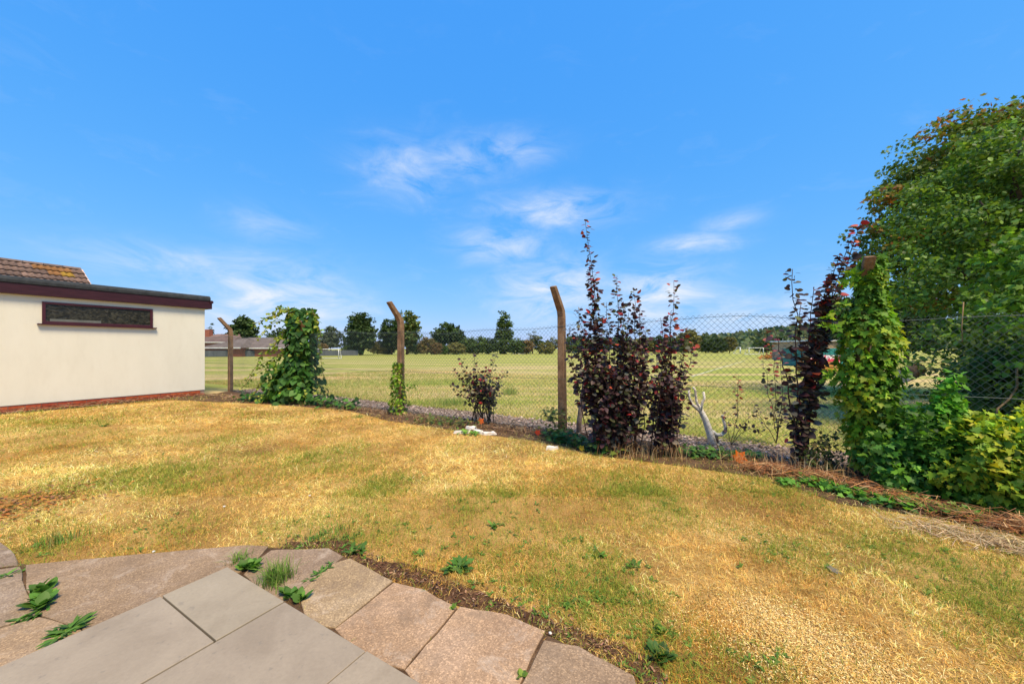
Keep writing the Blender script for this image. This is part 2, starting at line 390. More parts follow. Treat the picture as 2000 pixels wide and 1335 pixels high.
FLAGS = [  # outlines in the photograph of the old flags still showing, with a tint
    ([(52, 1102), (180, 1090), (330, 1077), (480, 1064), (522, 1066), (505, 1085), (492, 1100), (440, 1130), (300, 1180), (180, 1250), (162, 1224), (80, 1198), (54, 1150)], (.74, .70, .66)),
    ([(478, 1120), (508, 1090), (530, 1074), (640, 1070), (668, 1086), (582, 1156), (540, 1180)], (.74, .72, .74)),
    ([(585, 1160), (650, 1100), (684, 1090), (765, 1133), (655, 1222), (600, 1215)], (.92, .9, .8)),
    ([(657, 1226), (770, 1137), (830, 1152), (850, 1165), (890, 1183), (790, 1302), (720, 1290)], (.98, .88, .82)),
    ([(794, 1306), (899, 1184), (990, 1200), (1062, 1231), (1006, 1345), (880, 1400)], (1.1, 1.0, .95)),
    ([(1016, 1345), (1064, 1250), (1130, 1262), (1235, 1318), (1260, 1420), (1000, 1480)], (.82, .78, .76)),
    ([(-60, 1118), (38, 1106), (46, 1150), (70, 1199), (0, 1221), (-200, 1240)], (.72, .72, .74)),
    ([(-220, 1247), (0, 1227), (76, 1205), (155, 1229), (175, 1255), (40, 1300), (-60, 1350), (-300, 1400)], (.9, .85, .78)),
    ([(-60, 1060), (0, 1058), (26, 1080), (34, 1102), (-80, 1114)], (.6, .6, .64))]
FLAG_W = []
old = sheet('old_paving', [G(*q) for q in ((-70, 1075), (60, 1108), (330, 1084), (520, 1072), (655, 1080), (755, 1136), (885, 1190), (1050, 1235), (1225, 1322), (1250, 1500))]+[PT(1.2, 3), PT(2.4, -.6)], LZ+.013, M_SOIL)
for poly, tint in FLAGS:
    z = LZ+.022+random.uniform(-.004, .004); pts = [G(x, y, z) for x, y in poly]; out = []; cen = sum(pts, Vector())/len(pts); pts = [cen+(p-cen)*(1+.006/max(.1, (p-cen).length)) for p in pts]
    for i, p in enumerate(pts):                       # break the edges up a little
        q = pts[(i+1) % len(pts)]; n = max(1, int((q-p).length/.07)); d = (q-p); w = Vector((-d.y, d.x, 0)).normalized()
        for k in range(n): out.append(p+d*(k/n)+(w*random.uniform(-.0045, .0045) if k else Vector()))
    FLAG_W.append([(p.x, p.y) for p in out]); n = len(out)
    V = [p for p in out]+[Vector((p.x, p.y, LZ-.005)) for p in out]
    F = [tuple(range(n))]+[(i, i+n, (i+1) % n+n, (i+1) % n) for i in range(n)]
    me = poly_mesh('flagstone', V, F); bm = bmesh.new(); bm.from_mesh(me); bmesh.ops.recalc_face_normals(bm, faces=bm.faces); bm.to_mesh(me); bm.free()
    o = link('flagstone', me, M_FLAG, old); o.color = (*tint, 1)
    bv = o.modifiers.new('bevel', 'BEVEL'); bv.width = .0025; bv.segments = 1; bv.limit_method = 'ANGLE'; bv.angle_limit = .9

# ------------------------------------------------------------------ the rendered flat-roofed building
M_RENDER = noisy('cream_render', [(.3, (.69, .655, .55)), (.5, (.715, .682, .575)), (.72, (.74, .708, .605))], 2.2, .9, .3, 70, 'World', spec=.15, bdist=.006, stretch=(1, 1, .35), fine=(7, .07, (.45, .39, .29)))
M_FASCIA = noisy('maroon_fascia', [(.3, (.028, .006, .010)), (.7, (.05, .012, .018))], 4, .45, .08, 60, 'World', spec=.35, stretch=(1, 1, 8))
M_FELT = noisy('roof_felt', [(.3, (.022, .026, .03)), (.7, (.05, .056, .062))], 9, .9, .4, 120, 'World', spec=.25)
M_FRAME = plain('maroon_window_frame', (.06, .012, .02), .4, .4)
M_MORTAR = noisy('mortar', [(.3, (.2, .14, .11)), (.7, (.32, .24, .2))], 30, 1, .4, spec=.1)
def brick_mat():
    m, N, L, B = new_mat('red_brick'); oi = N.new('ShaderNodeObjectInfo'); g = N.new('ShaderNodeNewGeometry')
    f = nodes_noise(N, L, g.outputs['Position'], 18, 6, .7)
    c = nodes_mix(N, L, 1.0, oi.outputs['Color'], nodes_ramp(N, L, f, [(.3, (.65, .62, .6)), (.5, (1, 1, 1)), (.72, (1.25, 1.2, 1.15))]), 'MULTIPLY')
    L.new(c, B.inputs['Base Color']); B.inputs['Roughness'].default_value = .9; B.inputs['Specular IOR Level'].default_value = .2
    b = N.new('ShaderNodeBump'); b.inputs['Strength'].default_value = .4; b.inputs['Distance'].default_value = .004; L.new(f, b.inputs['Height']); L.new(b.outputs[0], B.inputs['Normal'])
    return m
M_BRICK = brick_mat()
def glass_mat():
    m, N, L, B = new_mat('painted_reflection_glass'); g = N.new('ShaderNodeNewGeometry')
    mp = N.new('ShaderNodeMapping'); mp.inputs['Scale'].default_value = (1, 1, 1.6); L.new(g.outputs['Position'], mp.inputs[0])
    f = nodes_noise(N, L, mp.outputs[0], 11, 3, .55, 1.2)
    L.new(nodes_ramp(N, L, f, [(.35, (.012, .011, .008)), (.55, (.035, .032, .022)), (.7, (.075, .07, .05))]), B.inputs['Base Color'])  # mottled dark reflection painted into the pane's colour
    B.inputs['Roughness'].default_value = .18; B.inputs['Specular IOR Level'].default_value = .35
    b = N.new('ShaderNodeBump'); b.inputs['Strength'].default_value = .35; b.inputs['Distance'].default_value = .02; L.new(f, b.inputs['Height']); L.new(b.outputs[0], B.inputs['Normal'])
    return m
gar = thing('garage', 'cream rendered flat roofed garage with maroon fascia and long slim window', 'garage', wall_foot(4.3, -1.6)+Vector((0, 0, LZ)))
WL, WT = 8.6, 4.2                                  # wall length, depth of the building
def WP(k, z, o=0.0): p = WC-WD*k+WN*o; return Vector((p.x, p.y, z))
MB().box(WP(WL/2, (.08+2.52)/2, -WT/2), WD, WN, ZA, WL/2, WT/2, (2.52-.08)/2).build('rendered_wall', M_RENDER, gar, bevel=.006)
pl = MB().box(WP(WL/2, -.055, -WT/2-.016), WD, WN, ZA, WL/2-.016, WT/2, .132).build('brick_plinth', M_MORTAR, gar)
bm_ = MB().box((0, 0, 0), WD, WN, ZA, .1075, .02, .0325); brick_me = poly_mesh('brick', bm_.V, bm_.F); brick_me.materials.append(M_BRICK)
for r in range(3):
    z = .062-.0325-r*.075; k = .12 if r % 2 == 0 else .01
    while k < WL-.1:
        o = link('brick', brick_me, None, pl, WP(k+.1, z, -.024+random.uniform(-.002, .002))-off(pl))
        c = random.choice([(.42, .085, .032), (.38, .07, .03), (.46, .11, .042), (.34, .062, .032), (.44, .095, .036)]); q = random.uniform(.85, 1.12); o.color = (c[0]*q, c[1]*q, c[2]*q, 1)
        k += .225
MB().box(WP(WL/2-.04, 2.575, -WT/2+.03), WD, WN, ZA, WL/2+.1, WT/2+.07, .112).build('fascia', M_FASCIA, gar, bevel=.004)
fl = MB(); prof = [(-.0, 2.69), (.115, 2.69), (.122, 2.76), (.10, 2.815), (.05, 2.84), (-WT-.1, 2.84), (-WT-.1, 2.69)]
n = len(prof); V = [WP(k, z, o) for k in (-.1, WL+.1) for o, z in prof]
fl.add(V, [tuple(range(n)), tuple(range(2*n-1, n-1, -1))]+[(i, i+n, (i+1) % n+n, (i+1) % n) for i in range(n)]).build('roof_felt', M_FELT, gar, bevel=.012)
gt = MB(); gt.tube([WP(-.12, 2.665, .12), WP(-.12, 2.665, -WT)], .048, 10).build('gutter', M_FASCIA, gar)
wk0, wk1, wz0, wz1 = 1.166, 3.03, 1.855, 2.345
win = MB()
for (ka, kb, za, zb) in ((wk0, wk1, wz1-.05, wz1), (wk0, wk1, wz0, wz0+.055), (wk0, wk0+.05, wz0+.055, wz1-.05), (wk1-.05, wk1, wz0+.055, wz1-.05)):
    win.box(WP((ka+kb)/2, (za+zb)/2, .008), WD, WN, ZA, (kb-ka)/2, .022, (zb-za)/2)
wo = win.build('window', M_FRAME, gar, bevel=.004)
MB().box(WP((wk0+wk1)/2, (wz0+wz1)/2, -.004), WD, WN, ZA, (wk1-wk0)/2-.045, .008, (wz1-wz0)/2-.045).build('pane', glass_mat(), wo)
MB().box(WP((wk0+wk1)/2, wz0-.016, .03), WD, WN, ZA, (wk1-wk0)/2+.07, .045, .013).build('sill', M_FRAME, wo, bevel=.004)
MB().box(WP((wk0+wk1)/2+.42, wz0+.085, .0055), WD, WN, ZA, .4, .0022, .028).build('pale_inner_sill', plain('inner_sill', (.13, .135, .12), .5), wo)

# ------------------------------------------------------------------ tiled house behind it
def tile_mat():
    m, N, L, B = new_mat('concrete_roof_tile'); oi = N.new('ShaderNodeObjectInfo'); g = N.new('ShaderNodeNewGeometry')
    f = nodes_noise(N, L, g.outputs['Position'], 7, 6, .7)
    c = nodes_mix(N, L, 1.0, oi.outputs['Color'], nodes_ramp(N, L, f, [(.3, (.6, .6, .6)), (.5, (1, 1, 1)), (.7, (1.35, 1.3, 1.3))]), 'MULTIPLY')
    f2 = nodes_noise(N, L, g.outputs['Position'], 3.1, 5, .75)
    c = nodes_mix(N, L, nodes_ramp(N, L, f2, [(.64, (0, 0, 0)), (.72, (.7, .7, .7))]), c, (.24, .15, .03))
    L.new(c, B.inputs['Base Color']); B.inputs['Roughness'].default_value = .95; B.inputs['Specular IOR Level'].default_value = .15
    return m
M_TILE = tile_mat()
RY = 14.0; RA = P(157, 527, RY)                     # the ridge's near end, at the verge
house = thing('tiled_house', 'house with brown double roll roof tiles and yellow lichen behind the cream garage', 'house', Vector((RA.x, RA.y, LZ))-WD*4-WN*.5)
slope = (WN*math.cos(math.radians(34))-ZA*math.sin(math.radians(34))); rn = WD.cross(slope).normalized(); rn = rn if rn.z > 0 else -rn
SL = 3.6; HL = 9.0
other = (-WN*math.cos(math.radians(34))-ZA*math.sin(math.radians(34)))
roof = MB(); a0, a1 = RA, RA-WD*HL
roof.add([a0, a1, a1+slope*SL, a0+slope*SL, a0+other*SL, a1+other*SL], [(0, 1, 2, 3), (0, 4, 5, 1), (2, 5, 4, 3), (0, 3, 4), (1, 5, 2)])
rf = roof.build('roof', noisy('roof_underlay', [(.3, (.08, .06, .05)), (.7, (.14, .1, .085))], 6, .95), house)
hb = RA+slope*SL*.92; hw = (hb-RA).dot(WN)
MB().box(Vector((RA.x, RA.y, 0))-WD*(HL/2)+ZA*((hb.z+LZ)/2), WD, WN, ZA, HL/2-.12, hw, (hb.z-LZ)/2).build('wall', noisy('house_brick_far', [(.3, (.22, .09, .05)), (.7, (.34, .15, .09))], 9, .95), house)
TW, TG = .30, .335; nu = 12; V = []; F = []
for j, yy in enumerate((0, TG+.05)):
    for i in range(nu+1):
        u = i/nu; h = .034*(.5-.5*math.cos(u*4*math.pi)); V.append((u*TW, yy, h+.008+(.045 if j == 1 else 0)))
for i in range(nu+1): V.append((V[nu+1+i][0], V[nu+1+i][1], V[nu+1+i][2]-.016))
F = [(i, i+1, nu+2+i, nu+1+i) for i in range(nu)]+[(nu+1+i, nu+2+i, 2*nu+3+i, 2*nu+2+i) for i in range(nu)]
tile_me = poly_mesh('roof_tile', V, F, True); tile_me.materials.append(M_TILE)
Rm = Matrix((-WD, slope, rn)).transposed().to_4x4()
for r in range(8):
    for c in range(30):
        o = link('roof_tile', tile_me, None, rf)
        o.matrix_basis = Matrix.Translation(RA+slope*(.05+r*TG)-WD*(-.03+c*TW)+rn*.006-off(rf)) @ Rm
        q = random.uniform(.8, 1.2); col = random.choice([(.16, .108, .088), (.135, .092, .077), (.18, .12, .097)])
        if 0 < c < 4 and r < 3 and random.random() < .35: col = random.choice([(.26, .16, .03), (.24, .12, .05)])
        o.color = (col[0]*q, col[1]*q, col[2]*q, 1)
for c in range(20):
    t = MB(); V = []
    for k in (0, .44):
        for i in range(7):
            a = math.pi*(i/6); V.append(RA-WD*(c*.45+k)+WN*(math.cos(a)*.11)+ZA*(math.sin(a)*.085-.0))
    t.add(V, [(i, i+1, 8+i, 7+i) for i in range(6)])
    o = t.build('ridge_tile', M_TILE, rf, True); q = random.uniform(.8, 1.1); o.color = (.17*q, .12*q, .1*q, 1)
vg = MB().box(RA+slope*(SL/2)+WD*.035-rn*.03, slope, WD, rn, SL/2, .02, .06).build('verge', noisy('verge_mortar', [(.3, (.5, .33, .25)), (.7, (.66, .5, .42))], 12, .95), rf)

# ------------------------------------------------------------------ chain-link fence on cranked concrete posts
M_CONC = noisy('weathered_concrete', [(.25, (.12, .065, .035)), (.45, (.24, .14, .078)), (.65, (.34, .215, .125)), (.8, (.42, .29, .185))], 7, .95, .9, 60, 'World', spec=.15, fine=(70, .8, (.07, .05, .035)), bdist=.01)
M_WIRE = plain('green_coated_wire', (.085, .115, .115), .4, .5)
POST_S = [-9.64, -6.234, -3.117, 0.0, 3.03, 6.3]
fence = thing('chain_link_fence', 'green chain link fence on cranked concrete posts between lawn and field', 'fence', FP(-1.5))
for i, s in enumerate(POST_S):
    b = FP(s); h = .0575; t = MB(); secs = []
    lean = U*random.uniform(-.012, .012)
    for (z, inn, w, d) in ((-.06, 0, h, h), (.9, 0, h*.97, h*.97), (1.80, 0, h*.92, h*.92), (1.89, .02, h*.9, h*.95), (2.04, .145, h*.85, h*.85), (2.24, .31, h*.75, h*.75)):
        secs.append((b+ZA*(z-LZ-.06+.06)-NV*inn+lean*z, w, d))
    V = []; F = []
    for k, (c, w, d) in enumerate(secs):
        tilt = ZA*(.30 if k >= 4 else (.15 if k == 3 else 0))
        nn = (NV+tilt*1.0)
        for (i1, j1) in ((-1, -1), (1, -1), (1, 1), (-1, 1)): V.append(c+U*w*i1+nn*d*j1)
    for k in range(len(secs)-1):
        for q in range(4): F.append((k*4+q, k*4+(q+1) % 4, k*4+4+(q+1) % 4, k*4+4+q))
    F += [(3, 2, 1, 0), tuple(len(V)-4+q for q in range(4))]
    po = t.add(V, F).build('concrete_post', M_CONC, fence, bevel=.012)
def mesh_top(s):                                   # sagging top edge
    return 1.66+.035*math.sin(s*1.1+.6)+.018*math.sin(s*3.7)+(.05 if .8 < s < 2.8 else 0)*math.sin((s-.8)/2*math.pi)
def bulge(s, v): return .025*math.sin(s*1.9+v*2.2)+.012*math.sin(s*5.1-v*4)
def wire_tubes(lines, r, n=3):
    Vs = []; Ts = []; base = 0
    for pts in lines:
        m = len(pts); d = unit(np.gradient(pts, axis=0)); a = unit(np.cross(d, arr(.3, .9, .2))); b = np.cross(d, a)
        ang = np.arange(n)*2*math.pi/n
        ring = pts[:, None, :]+r*(np.cos(ang)[None, :, None]*a[:, None, :]+np.sin(ang)[None, :, None]*b[:, None, :])
        Vs.append(ring.reshape(-1, 3)); i = np.arange(m-1)[:, None]*n; k = np.arange(n)[None]; k2 = (k+1) % n
        q = base+np.stack([i+k, i+k2, i+n+k2, i+n+k], -1).reshape(-1, 4); Ts.append(q); base += m*n
    return np.concatenate(Vs), np.concatenate(Ts)
PCH = .0345
rowsN = 48
stretch_u = math.hypot(1, .6)
for bay in range(6):
    s0 = -12.8 if bay == 0 else POST_S[bay-1]; s1 = POST_S[bay]
    n = int((s1-s0)*stretch_u/PCH); lines = []
    for i in range(n):
        pts = []
        for r in range(rowsN+1):
            side = (i+r) % 2; s = s0+(s1-s0)*(i+side)/n; v = r/rowsN; z = LZ+.02+v*(mesh_top(s)-LZ-.02)
            p = FP(s, z, -.062+bulge(s, v)+(.003 if side else -.003)); pts.append((p.x, p.y, p.z))
        lines.append(np.array(pts))
    V, Q = wire_tubes(lines, .0023)
    o = link('wire_mesh', tri_mesh('wire_mesh', V-np.array(off(fence)), Q), M_WIRE, fence); o['kind'] = 'stuff'
for zf in (lambda s: mesh_top(s)-.035, lambda s: .82+.01*math.sin(s*2), lambda s: .02):
    pts = np.array([tuple(FP(s, zf(s), -.068+bulge(s, .5))) for s in np.linspace(-12.8, 6.3, 100)])
    V, Q = wire_tubes([pts], .0026, 4); link('line_wire', tri_mesh('line_wire', V-np.array(off(fence)), Q), M_WIRE, fence)

# ------------------------------------------------------------------ grasses
FLW = [np.array(f).mean(0)+(np.array(f)-np.array(f).mean(0))*.975 for f in FLAG_W]; PATIO_P = [PT(-.01, -.01), PT(5, -.01), PT(5, 6), PT(-.01, 6)]
def green_spots():
    L = [(600, 1040, .28), (690, 1055, .15), (480, 1095, .1), (150, 830, .6), (70, 1080, .22), (330, 1040, .3), (1000, 1040, .35), (1180, 1110, .35), (1100, 1180, .3), (1250, 1180, .2), (1480, 960, .4),
         (1900, 1120, .45), (1750, 1080, .35), (1500, 1060, .3), (1950, 1200, .3), (1330, 1300, .2), (1300, 980, .3), (760, 940, .3), (640, 890, .5), (1480, 1290, .15), (950, 980, .3), (300, 920, .6), (1560, 1080, .25), (1230, 950, .3)]
    return [(G(x, y), r) for x, y, r in L]
GS = green_spots()
SAW = [(1330, 1215, .10, .5), (1460, 1190, .14, .7), (1540, 1215, .16, 1.0), (1600, 1260, .17, 1.0), (1700, 1310, .2, 1.0), (1480, 1260, .16, .8), (1640, 1330, .2, .9), (1420, 1040, .18, .3), (1500, 1055, .2, .3)]
SAWW = [(G(x, y), r, a) for x, y, r, a in SAW]
soil_edge = [G(x, y) for x, y in ((560, 1060), (650, 1062), (780, 1120), (900, 1165), (1000, 1190), (1090, 1225), (1200, 1275), (1280, 1335), (1330, 1420))]
def bare_soil():
    L = []; Rr = []
    for a, b in zip(soil_edge[:-1], soil_edge[1:]):
        d = (b-a).normalized(); w = Vector((-d.y, d.x, 0)); n = max(2, int((b-a).length/.04))
        for k in range(n):
            p = a.lerp(b, k/n); e = .012+.1*min(1, max(0, 3.2*float(fbm(p.x*5, p.y*5, 1, 3))-1.2)); L.append(p+w*e); Rr.append(p-w*.07)
    n = len(L); V = [(p.x, p.y, LZ+.0055) for p in L+Rr]
    return setp(link('bare_soil', poly_mesh('bare_soil', V, [(i, i+n, i+n+1, i+1) for i in range(n-1)]), noisy('red_brown_soil', [(.3, (.07, .035, .02)), (.55, (.16, .08, .042)), (.75, (.26, .145, .08))], 22, 1, 1, 60, 'World', spec=.05, bdist=.03)), kind='structure')
bare_soil()
def edge_dist(pts, line):
    d = np.full(len(pts), 9.)
    for a, b in zip(line[:-1], line[1:]):
        a = arr(a.x, a.y); b = arr(b.x, b.y); t = np.clip(((pts-a) @ (b-a))/((b-a) @ (b-a)), 0, 1); d = np.minimum(d, np.linalg.norm(pts-(a+t[:, None]*(b-a)), axis=1))
    return d
def blades(name, pts, length, width, tilt, col, base_z, segs=1):
    n = len(pts); th = rng.random(n)*2*math.pi; d = np.stack([np.cos(th), np.sin(th), np.zeros(n)], 1)
    w = np.stack([-np.sin(th), np.cos(th), np.zeros(n)], 1)
    tw = rng.random(n)*math.pi; w = w*np.cos(tw)[:, None]+np.cross(d, w)*np.sin(tw)[:, None]*.6
    up = arr(0, 0, 1); st = np.sin(tilt)[:, None]; ct = np.cos(tilt)[:, None]
    b = np.concatenate([pts, np.full((n, 1), base_z)], 1); l = length[:, None]; ww = w*width[:, None]*.5
    tip = b+d*l*st+up*l*ct
    if segs == 1:
        V = np.stack([b-ww, b+ww, tip], 1); T = np.array([[0, 1, 2]]); k = 3
    else:
        mid = b+d*l*.5*st*.7+up*l*.55*np.minimum(1, ct+.25); V = np.stack([b-ww, b+ww, mid-ww*.8, mid+ww*.8, tip], 1); T = np.array([[0, 1, 3], [0, 3, 2], [2, 3, 4]]); k = 5
    TT = T[None]+(np.arange(n)*k)[:, None, None]
    return V.reshape(-1, 3), TT.reshape(-1, 3), np.repeat(col, k, axis=0)
STRAW = [(.78, .53, .165), (.68, .43, .115), (.86, .66, .28), (.54, .30, .07), (.76, .50, .155)]
GREENS = [(.33, .34, .045), (.22, .28, .035), (.43, .41, .07), (.17, .24, .03)]
def lawn_colors(p, extra=0):
    x, y = p[:, 0], p[:, 1]; n = len(p)
    g = .29+1.15*(fbm(x*.9, y*.9, 1)-.5)+.6*(fbm(x*5, y*5, 2)-.5)
    for c, r in GS: g = g+.55*np.exp(-((x-c.x)**2+(y-c.y)**2)/(r*r))
    green = rng.random(n) < np.clip(g+extra, .03, .92)
    c = pal(STRAW, n, [3, 3, 2, 2, 3]); br = fbm(x*1.3+40, y*1.3, 3)
    c = c*(1.0+1.3*(br[:, None]-.5)*np.array([.8, 1.15, 1.6]))*(.45+1.3*fbm(x*16, y*16, 1, 3)[:, None]); c[green] = pal(GREENS, int(green.sum()))
    return np.clip(c, .01, 1)
def lawn_grass():
    out = []
    for (n, lo, hi, segs, ln, wd) in ((190000, .9, 3.6, 2, .036, .0026), (110000, .9, 4.2, 1, .026, .0034), (190000, 3.4, 7.0, 1, .055, .0048), (100000, 6.6, 12.5, 1, .065, .009)):
        Y = rng.uniform(lo**.5, hi**.5, n*2)**2; X = (rng.random(n*2)*2-1)*(Y*1.45+.3); p = np.stack([X, Y], 1)
        keep = inside(p, [(q.x, q.y) for q in LAWN]) & ~inside(p, [(q.x, q.y) for q in PATIO_P])
        bp = [(q.x, q.y) for q in BLINE]+[(40, 20), (-40, 40), (-9.5, 12.5)]
        ib = inside(p, bp); keep &= ~(ib & (rng.random(len(p)) < .72))
        for f in FLW: keep &= ~inside(p, f)
        keep &= ~inside(p, [(q.x, q.y) for q in [G(*v) for v in ((60, 1108), (330, 1084), (520, 1072), (655, 1080), (755, 1136), (885, 1190), (1050, 1235), (1225, 1322), (1250, 1500))]+[PT(1.2, 3), PT(2.4, -.6)]]) | (rng.random(len(p)) < .05)
        wdist = (p[:, 0]-WC.x)*WN.x+(p[:, 1]-WC.y)*WN.y; keep &= (wdist > .34+.16*(fbm(p[:, 0]*3, p[:, 1]*3, 1)-.5)) | (rng.random(len(p)) < .06)
        e = edge_dist(p, soil_edge); keep &= rng.random(len(p)) > .8*np.exp(-(e/.06)**2)
        den = fbm(p[:, 0]*2.2, p[:, 1]*2.2, 0); keep &= rng.random(len(p)) < np.clip(.3+2.0*(den-.28), .35, 1)*np.clip(.35+1.7*(fbm(p[:, 0]*11, p[:, 1]*11, 2, 2)-.2), .42, 1)
        for c, r, a in SAWW: keep &= rng.random(len(p)) > .35*a*np.exp(-((p[:, 0]-c.x)**2+(p[:, 1]-c.y)**2)/(r*r))
        p = p[keep][:n]; m = len(p); up = rng.random(m)
        col = lawn_colors(p); isg = col[:, 1] > col[:, 0]
        L = ln*(.5+1.0*rng.random(m))*np.where(isg, 1.15, 1); tilt = np.where(isg, .35+.85*rng.random(m), .8+.75*rng.random(m)); tilt = np.minimum(tilt, 1.45)
        out.append(blades('g', p, L, wd*(.7+.7*rng.random(m)), tilt, col, LZ-.001+.006*0, segs))
    base = 0; Vs, Ts, Cs = [], [], []
    for V, T, C in out: Vs.append(V); Ts.append(T+base); Cs.append(C); base += len(V)
    return link('lawn_grass', tri_mesh('lawn_grass', np.concatenate(Vs), np.concatenate(Ts), np.concatenate(Cs)), M_GRASS)
setp(lawn_grass(), 'short straw gold and green lawn grass in front of the fence', 'grass', kind='stuff')
def field_grass():
    n = 110000; t = rng.random(n)**1.7; o = .95+t*11; s = rng.uniform(-14, 11, n)
    p = np.stack([.8+s, 5.87-.6*s], 1)+o[:, None]*np.array([[NV.x, NV.y]])
    k = (p[:, 1] > 1) & (np.abs(p[:, 0]) < p[:, 1]*1.5+1); p = p[k]; o = o[k]; n = len(p)
    g = .42+1.6*(fbm(p[:, 0]*.35, p[:, 1]*.8, 2)-.5)+.3*np.exp(-(o-1.2)/1.5); gr = rng.random(n) < g
    c = pal([(.72, .52, .24), (.76, .55, .28), (.62, .44, .18)], n); c[gr] = pal([(.28, .35, .055), (.36, .39, .075), (.22, .29, .045)], int(gr.sum()))
    V, T, C = blades('f', p, (.05+.05*rng.random(n))*np.where(gr, 1.2, .9), .006+.0007*p[:, 1], .3+.9*rng.random(n), c, LZ-.014)
    return link('field_grass', tri_mesh('field_grass', V, T, C), M_GRASS)
setp(field_grass(), 'patchy mown grass of the playing field beyond the fence', 'grass', kind='stuff')

def lawn_weeds():
    P_ = []
    for c, r in GS+[(G(*q), .3) for q in ((1000, 1100), (1150, 1140), (1050, 1160), (1180, 1200), (1240, 1240), (800, 1070), (700, 1040), (1320, 1260))]:
        for k in range(int(10+26*r)): P_.append((c.x+random.gauss(0, r*.6), c.y+random.gauss(0, r*.6), random.uniform(.012, .034)))
    P_ = np.array(P_); ok = np.ones(len(P_), bool)
    for f in FLW: ok &= ~inside(P_[:, :2], f)
    ok &= ~inside(P_[:, :2], [(q.x, q.y) for q in PATIO_P]); P_ = P_[ok]; m = 6; n = len(P_)*m; Q = np.repeat(P_, m, axis=0)
    th = rng.random(n)*2*math.pi; e = .15+.7*rng.random(n); d = np.stack([np.cos(th)*np.cos(e), np.sin(th)*np.cos(e), np.sin(e)], 1)
    pos = np.concatenate([Q[:, :2]+.006*rng.standard_normal((n, 2)), np.full((n, 1), LZ+.006)], 1)
    return foliage('lawn_weeds', DANDE, pos, d, arr(0, 0, 1)+.25*rng.standard_normal((n, 3)), Q[:, 2]*(.7+.6*rng.random(n)), pal([(.1, .2, .03), (.14, .26, .04), (.2, .3, .05)], n), M_LEAF)
setp(lawn_weeds(), 'tiny green weeds sprinkled through the dry lawn', 'weeds', kind='stuff')
def chips():
    Vp = []
    for c, r, a in SAWW:
        n = int(2000*a*(r/.16)**2); q = rng.standard_normal((n, 2))*r*.8; Vp.append(q+arr(c.x, c.y))
    p = np.concatenate(Vp); n = len(p); pos = np.concatenate([p, LZ+.004+.014*rng.random((n, 1))], 1)
    yd = np.concatenate([rng.standard_normal((n, 2)), .25*rng.standard_normal((n, 1))], 1); nd = np.concatenate([.35*rng.standard_normal((n, 2)), np.ones((n, 1))], 1)
    return foliage('sawdust', LANCE, pos, yd, nd, .005+.009*rng.random(n), pal([(.8, .56, .2), (.86, .68, .32), (.74, .46, .13)], n), M_DEBRIS)
setp(chips(), 'pale yellow sawdust and wood chips spilt on the lawn', 'sawdust', kind='stuff')

# ------------------------------------------------------------------ dry litter and twigs
def twigs(name, label, pts, lmin, lmax, w, cols, lift=.05, cat='litter', zb=LZ, flat=.25):
    n = len(pts); L = rng.uniform(lmin, lmax, n); th = rng.random(n)*2*math.pi
    d = unit(np.stack([np.cos(th), np.sin(th), flat*rng.standard_normal(n)], 1)); pos = np.concatenate([pts, (zb+.008+lift*rng.random((n, 1))**2)], 1)-d*L[:, None]*.5
    pos[:, 2] = np.maximum(pos[:, 2], zb+.006); nd = np.stack([rng.standard_normal(n)*.5, rng.standard_normal(n)*.5, np.ones(n)], 1)
    tv = np.array([(-.5, 0, 0), (.5, 0, 0), (.45, .5, .06), (-.45, .5, .06), (.1, 1, -.02)]); tt = np.array([(0, 1, 2), (0, 2, 3), (3, 2, 4)])
    x, y, z = frames(d, nd); col = pal(cols, n, None, .25)
    V = pos[:, None]+tv[None, :, 0:1]*w*x[:, None]+tv[None, :, 1:2]*L[:, None, None]*y[:, None]+tv[None, :, 2:3]*L[:, None, None]*z[:, None]
    T = tt[None]+(np.arange(n)*5)[:, None, None]
    return setp(link(name, tri_mesh(name, V.reshape(-1, 3), T.reshape(-1, 3), np.repeat(col, 5, axis=0)), M_DEBRIS), label, cat, kind='stuff')
BROWN = [(.28, .16, .085), (.2, .11, .06), (.36, .23, .13), (.15, .08, .045), (.42, .29, .18)]
RUST = [(.36, .14, .045), (.42, .2, .08), (.26, .1, .04), (.45, .28, .14), (.2, .1, .05)]
def along(line, n, spread):
    seg = [(a, b, (b-a).length) for a, b in zip(line[:-1], line[1:])]; w = np.array([q[2] for q in seg]); k = rng.choice(len(seg), n, p=w/w.sum()); t = rng.random(n)
    A = np.array([(q[0].x, q[0].y) for q in seg]); B = np.array([(q[1].x, q[1].y) for q in seg]); return A[k]+(B[k]-A[k])*t[:, None]+rng.standard_normal((n, 2))*spread
twigs('wall_litter', 'brown dead stems and leaf litter along the foot of the cream wall', along([wall_foot(6, .15), wall_foot(2, .18), wall_foot(.3, .3), G(470, 778), G(640, 792)], 2300, .08), .05, .26, .008, BROWN, .09)
twigs('fence_litter', 'brown litter and dry stalks under the middle of the fence', along([FP(-5, out=-.1), FP(-2, out=-.1), FP(1, out=-.12), FP(2.6, out=-.15)], 3600, .12), .03, .16, .006, BROWN, .06)
twigs('rusty_litter', 'rusty heap of dead stems along the right hand lawn edge', along([G(1450, 915), G(1600, 940), G(1760, 985), G(1900, 1020), G(2060, 1050)], 2500, .075), .05, .26, .005, RUST, .10)
twigs('straw_litter', 'pale dry straw lying on the lawn below the right hand bushes', along([G(1780, 1030), G(1900, 1050), G(2050, 1085)], 700, .10), .05, .2, .004, [(.5, .38, .22), (.4, .28, .16)], .03)
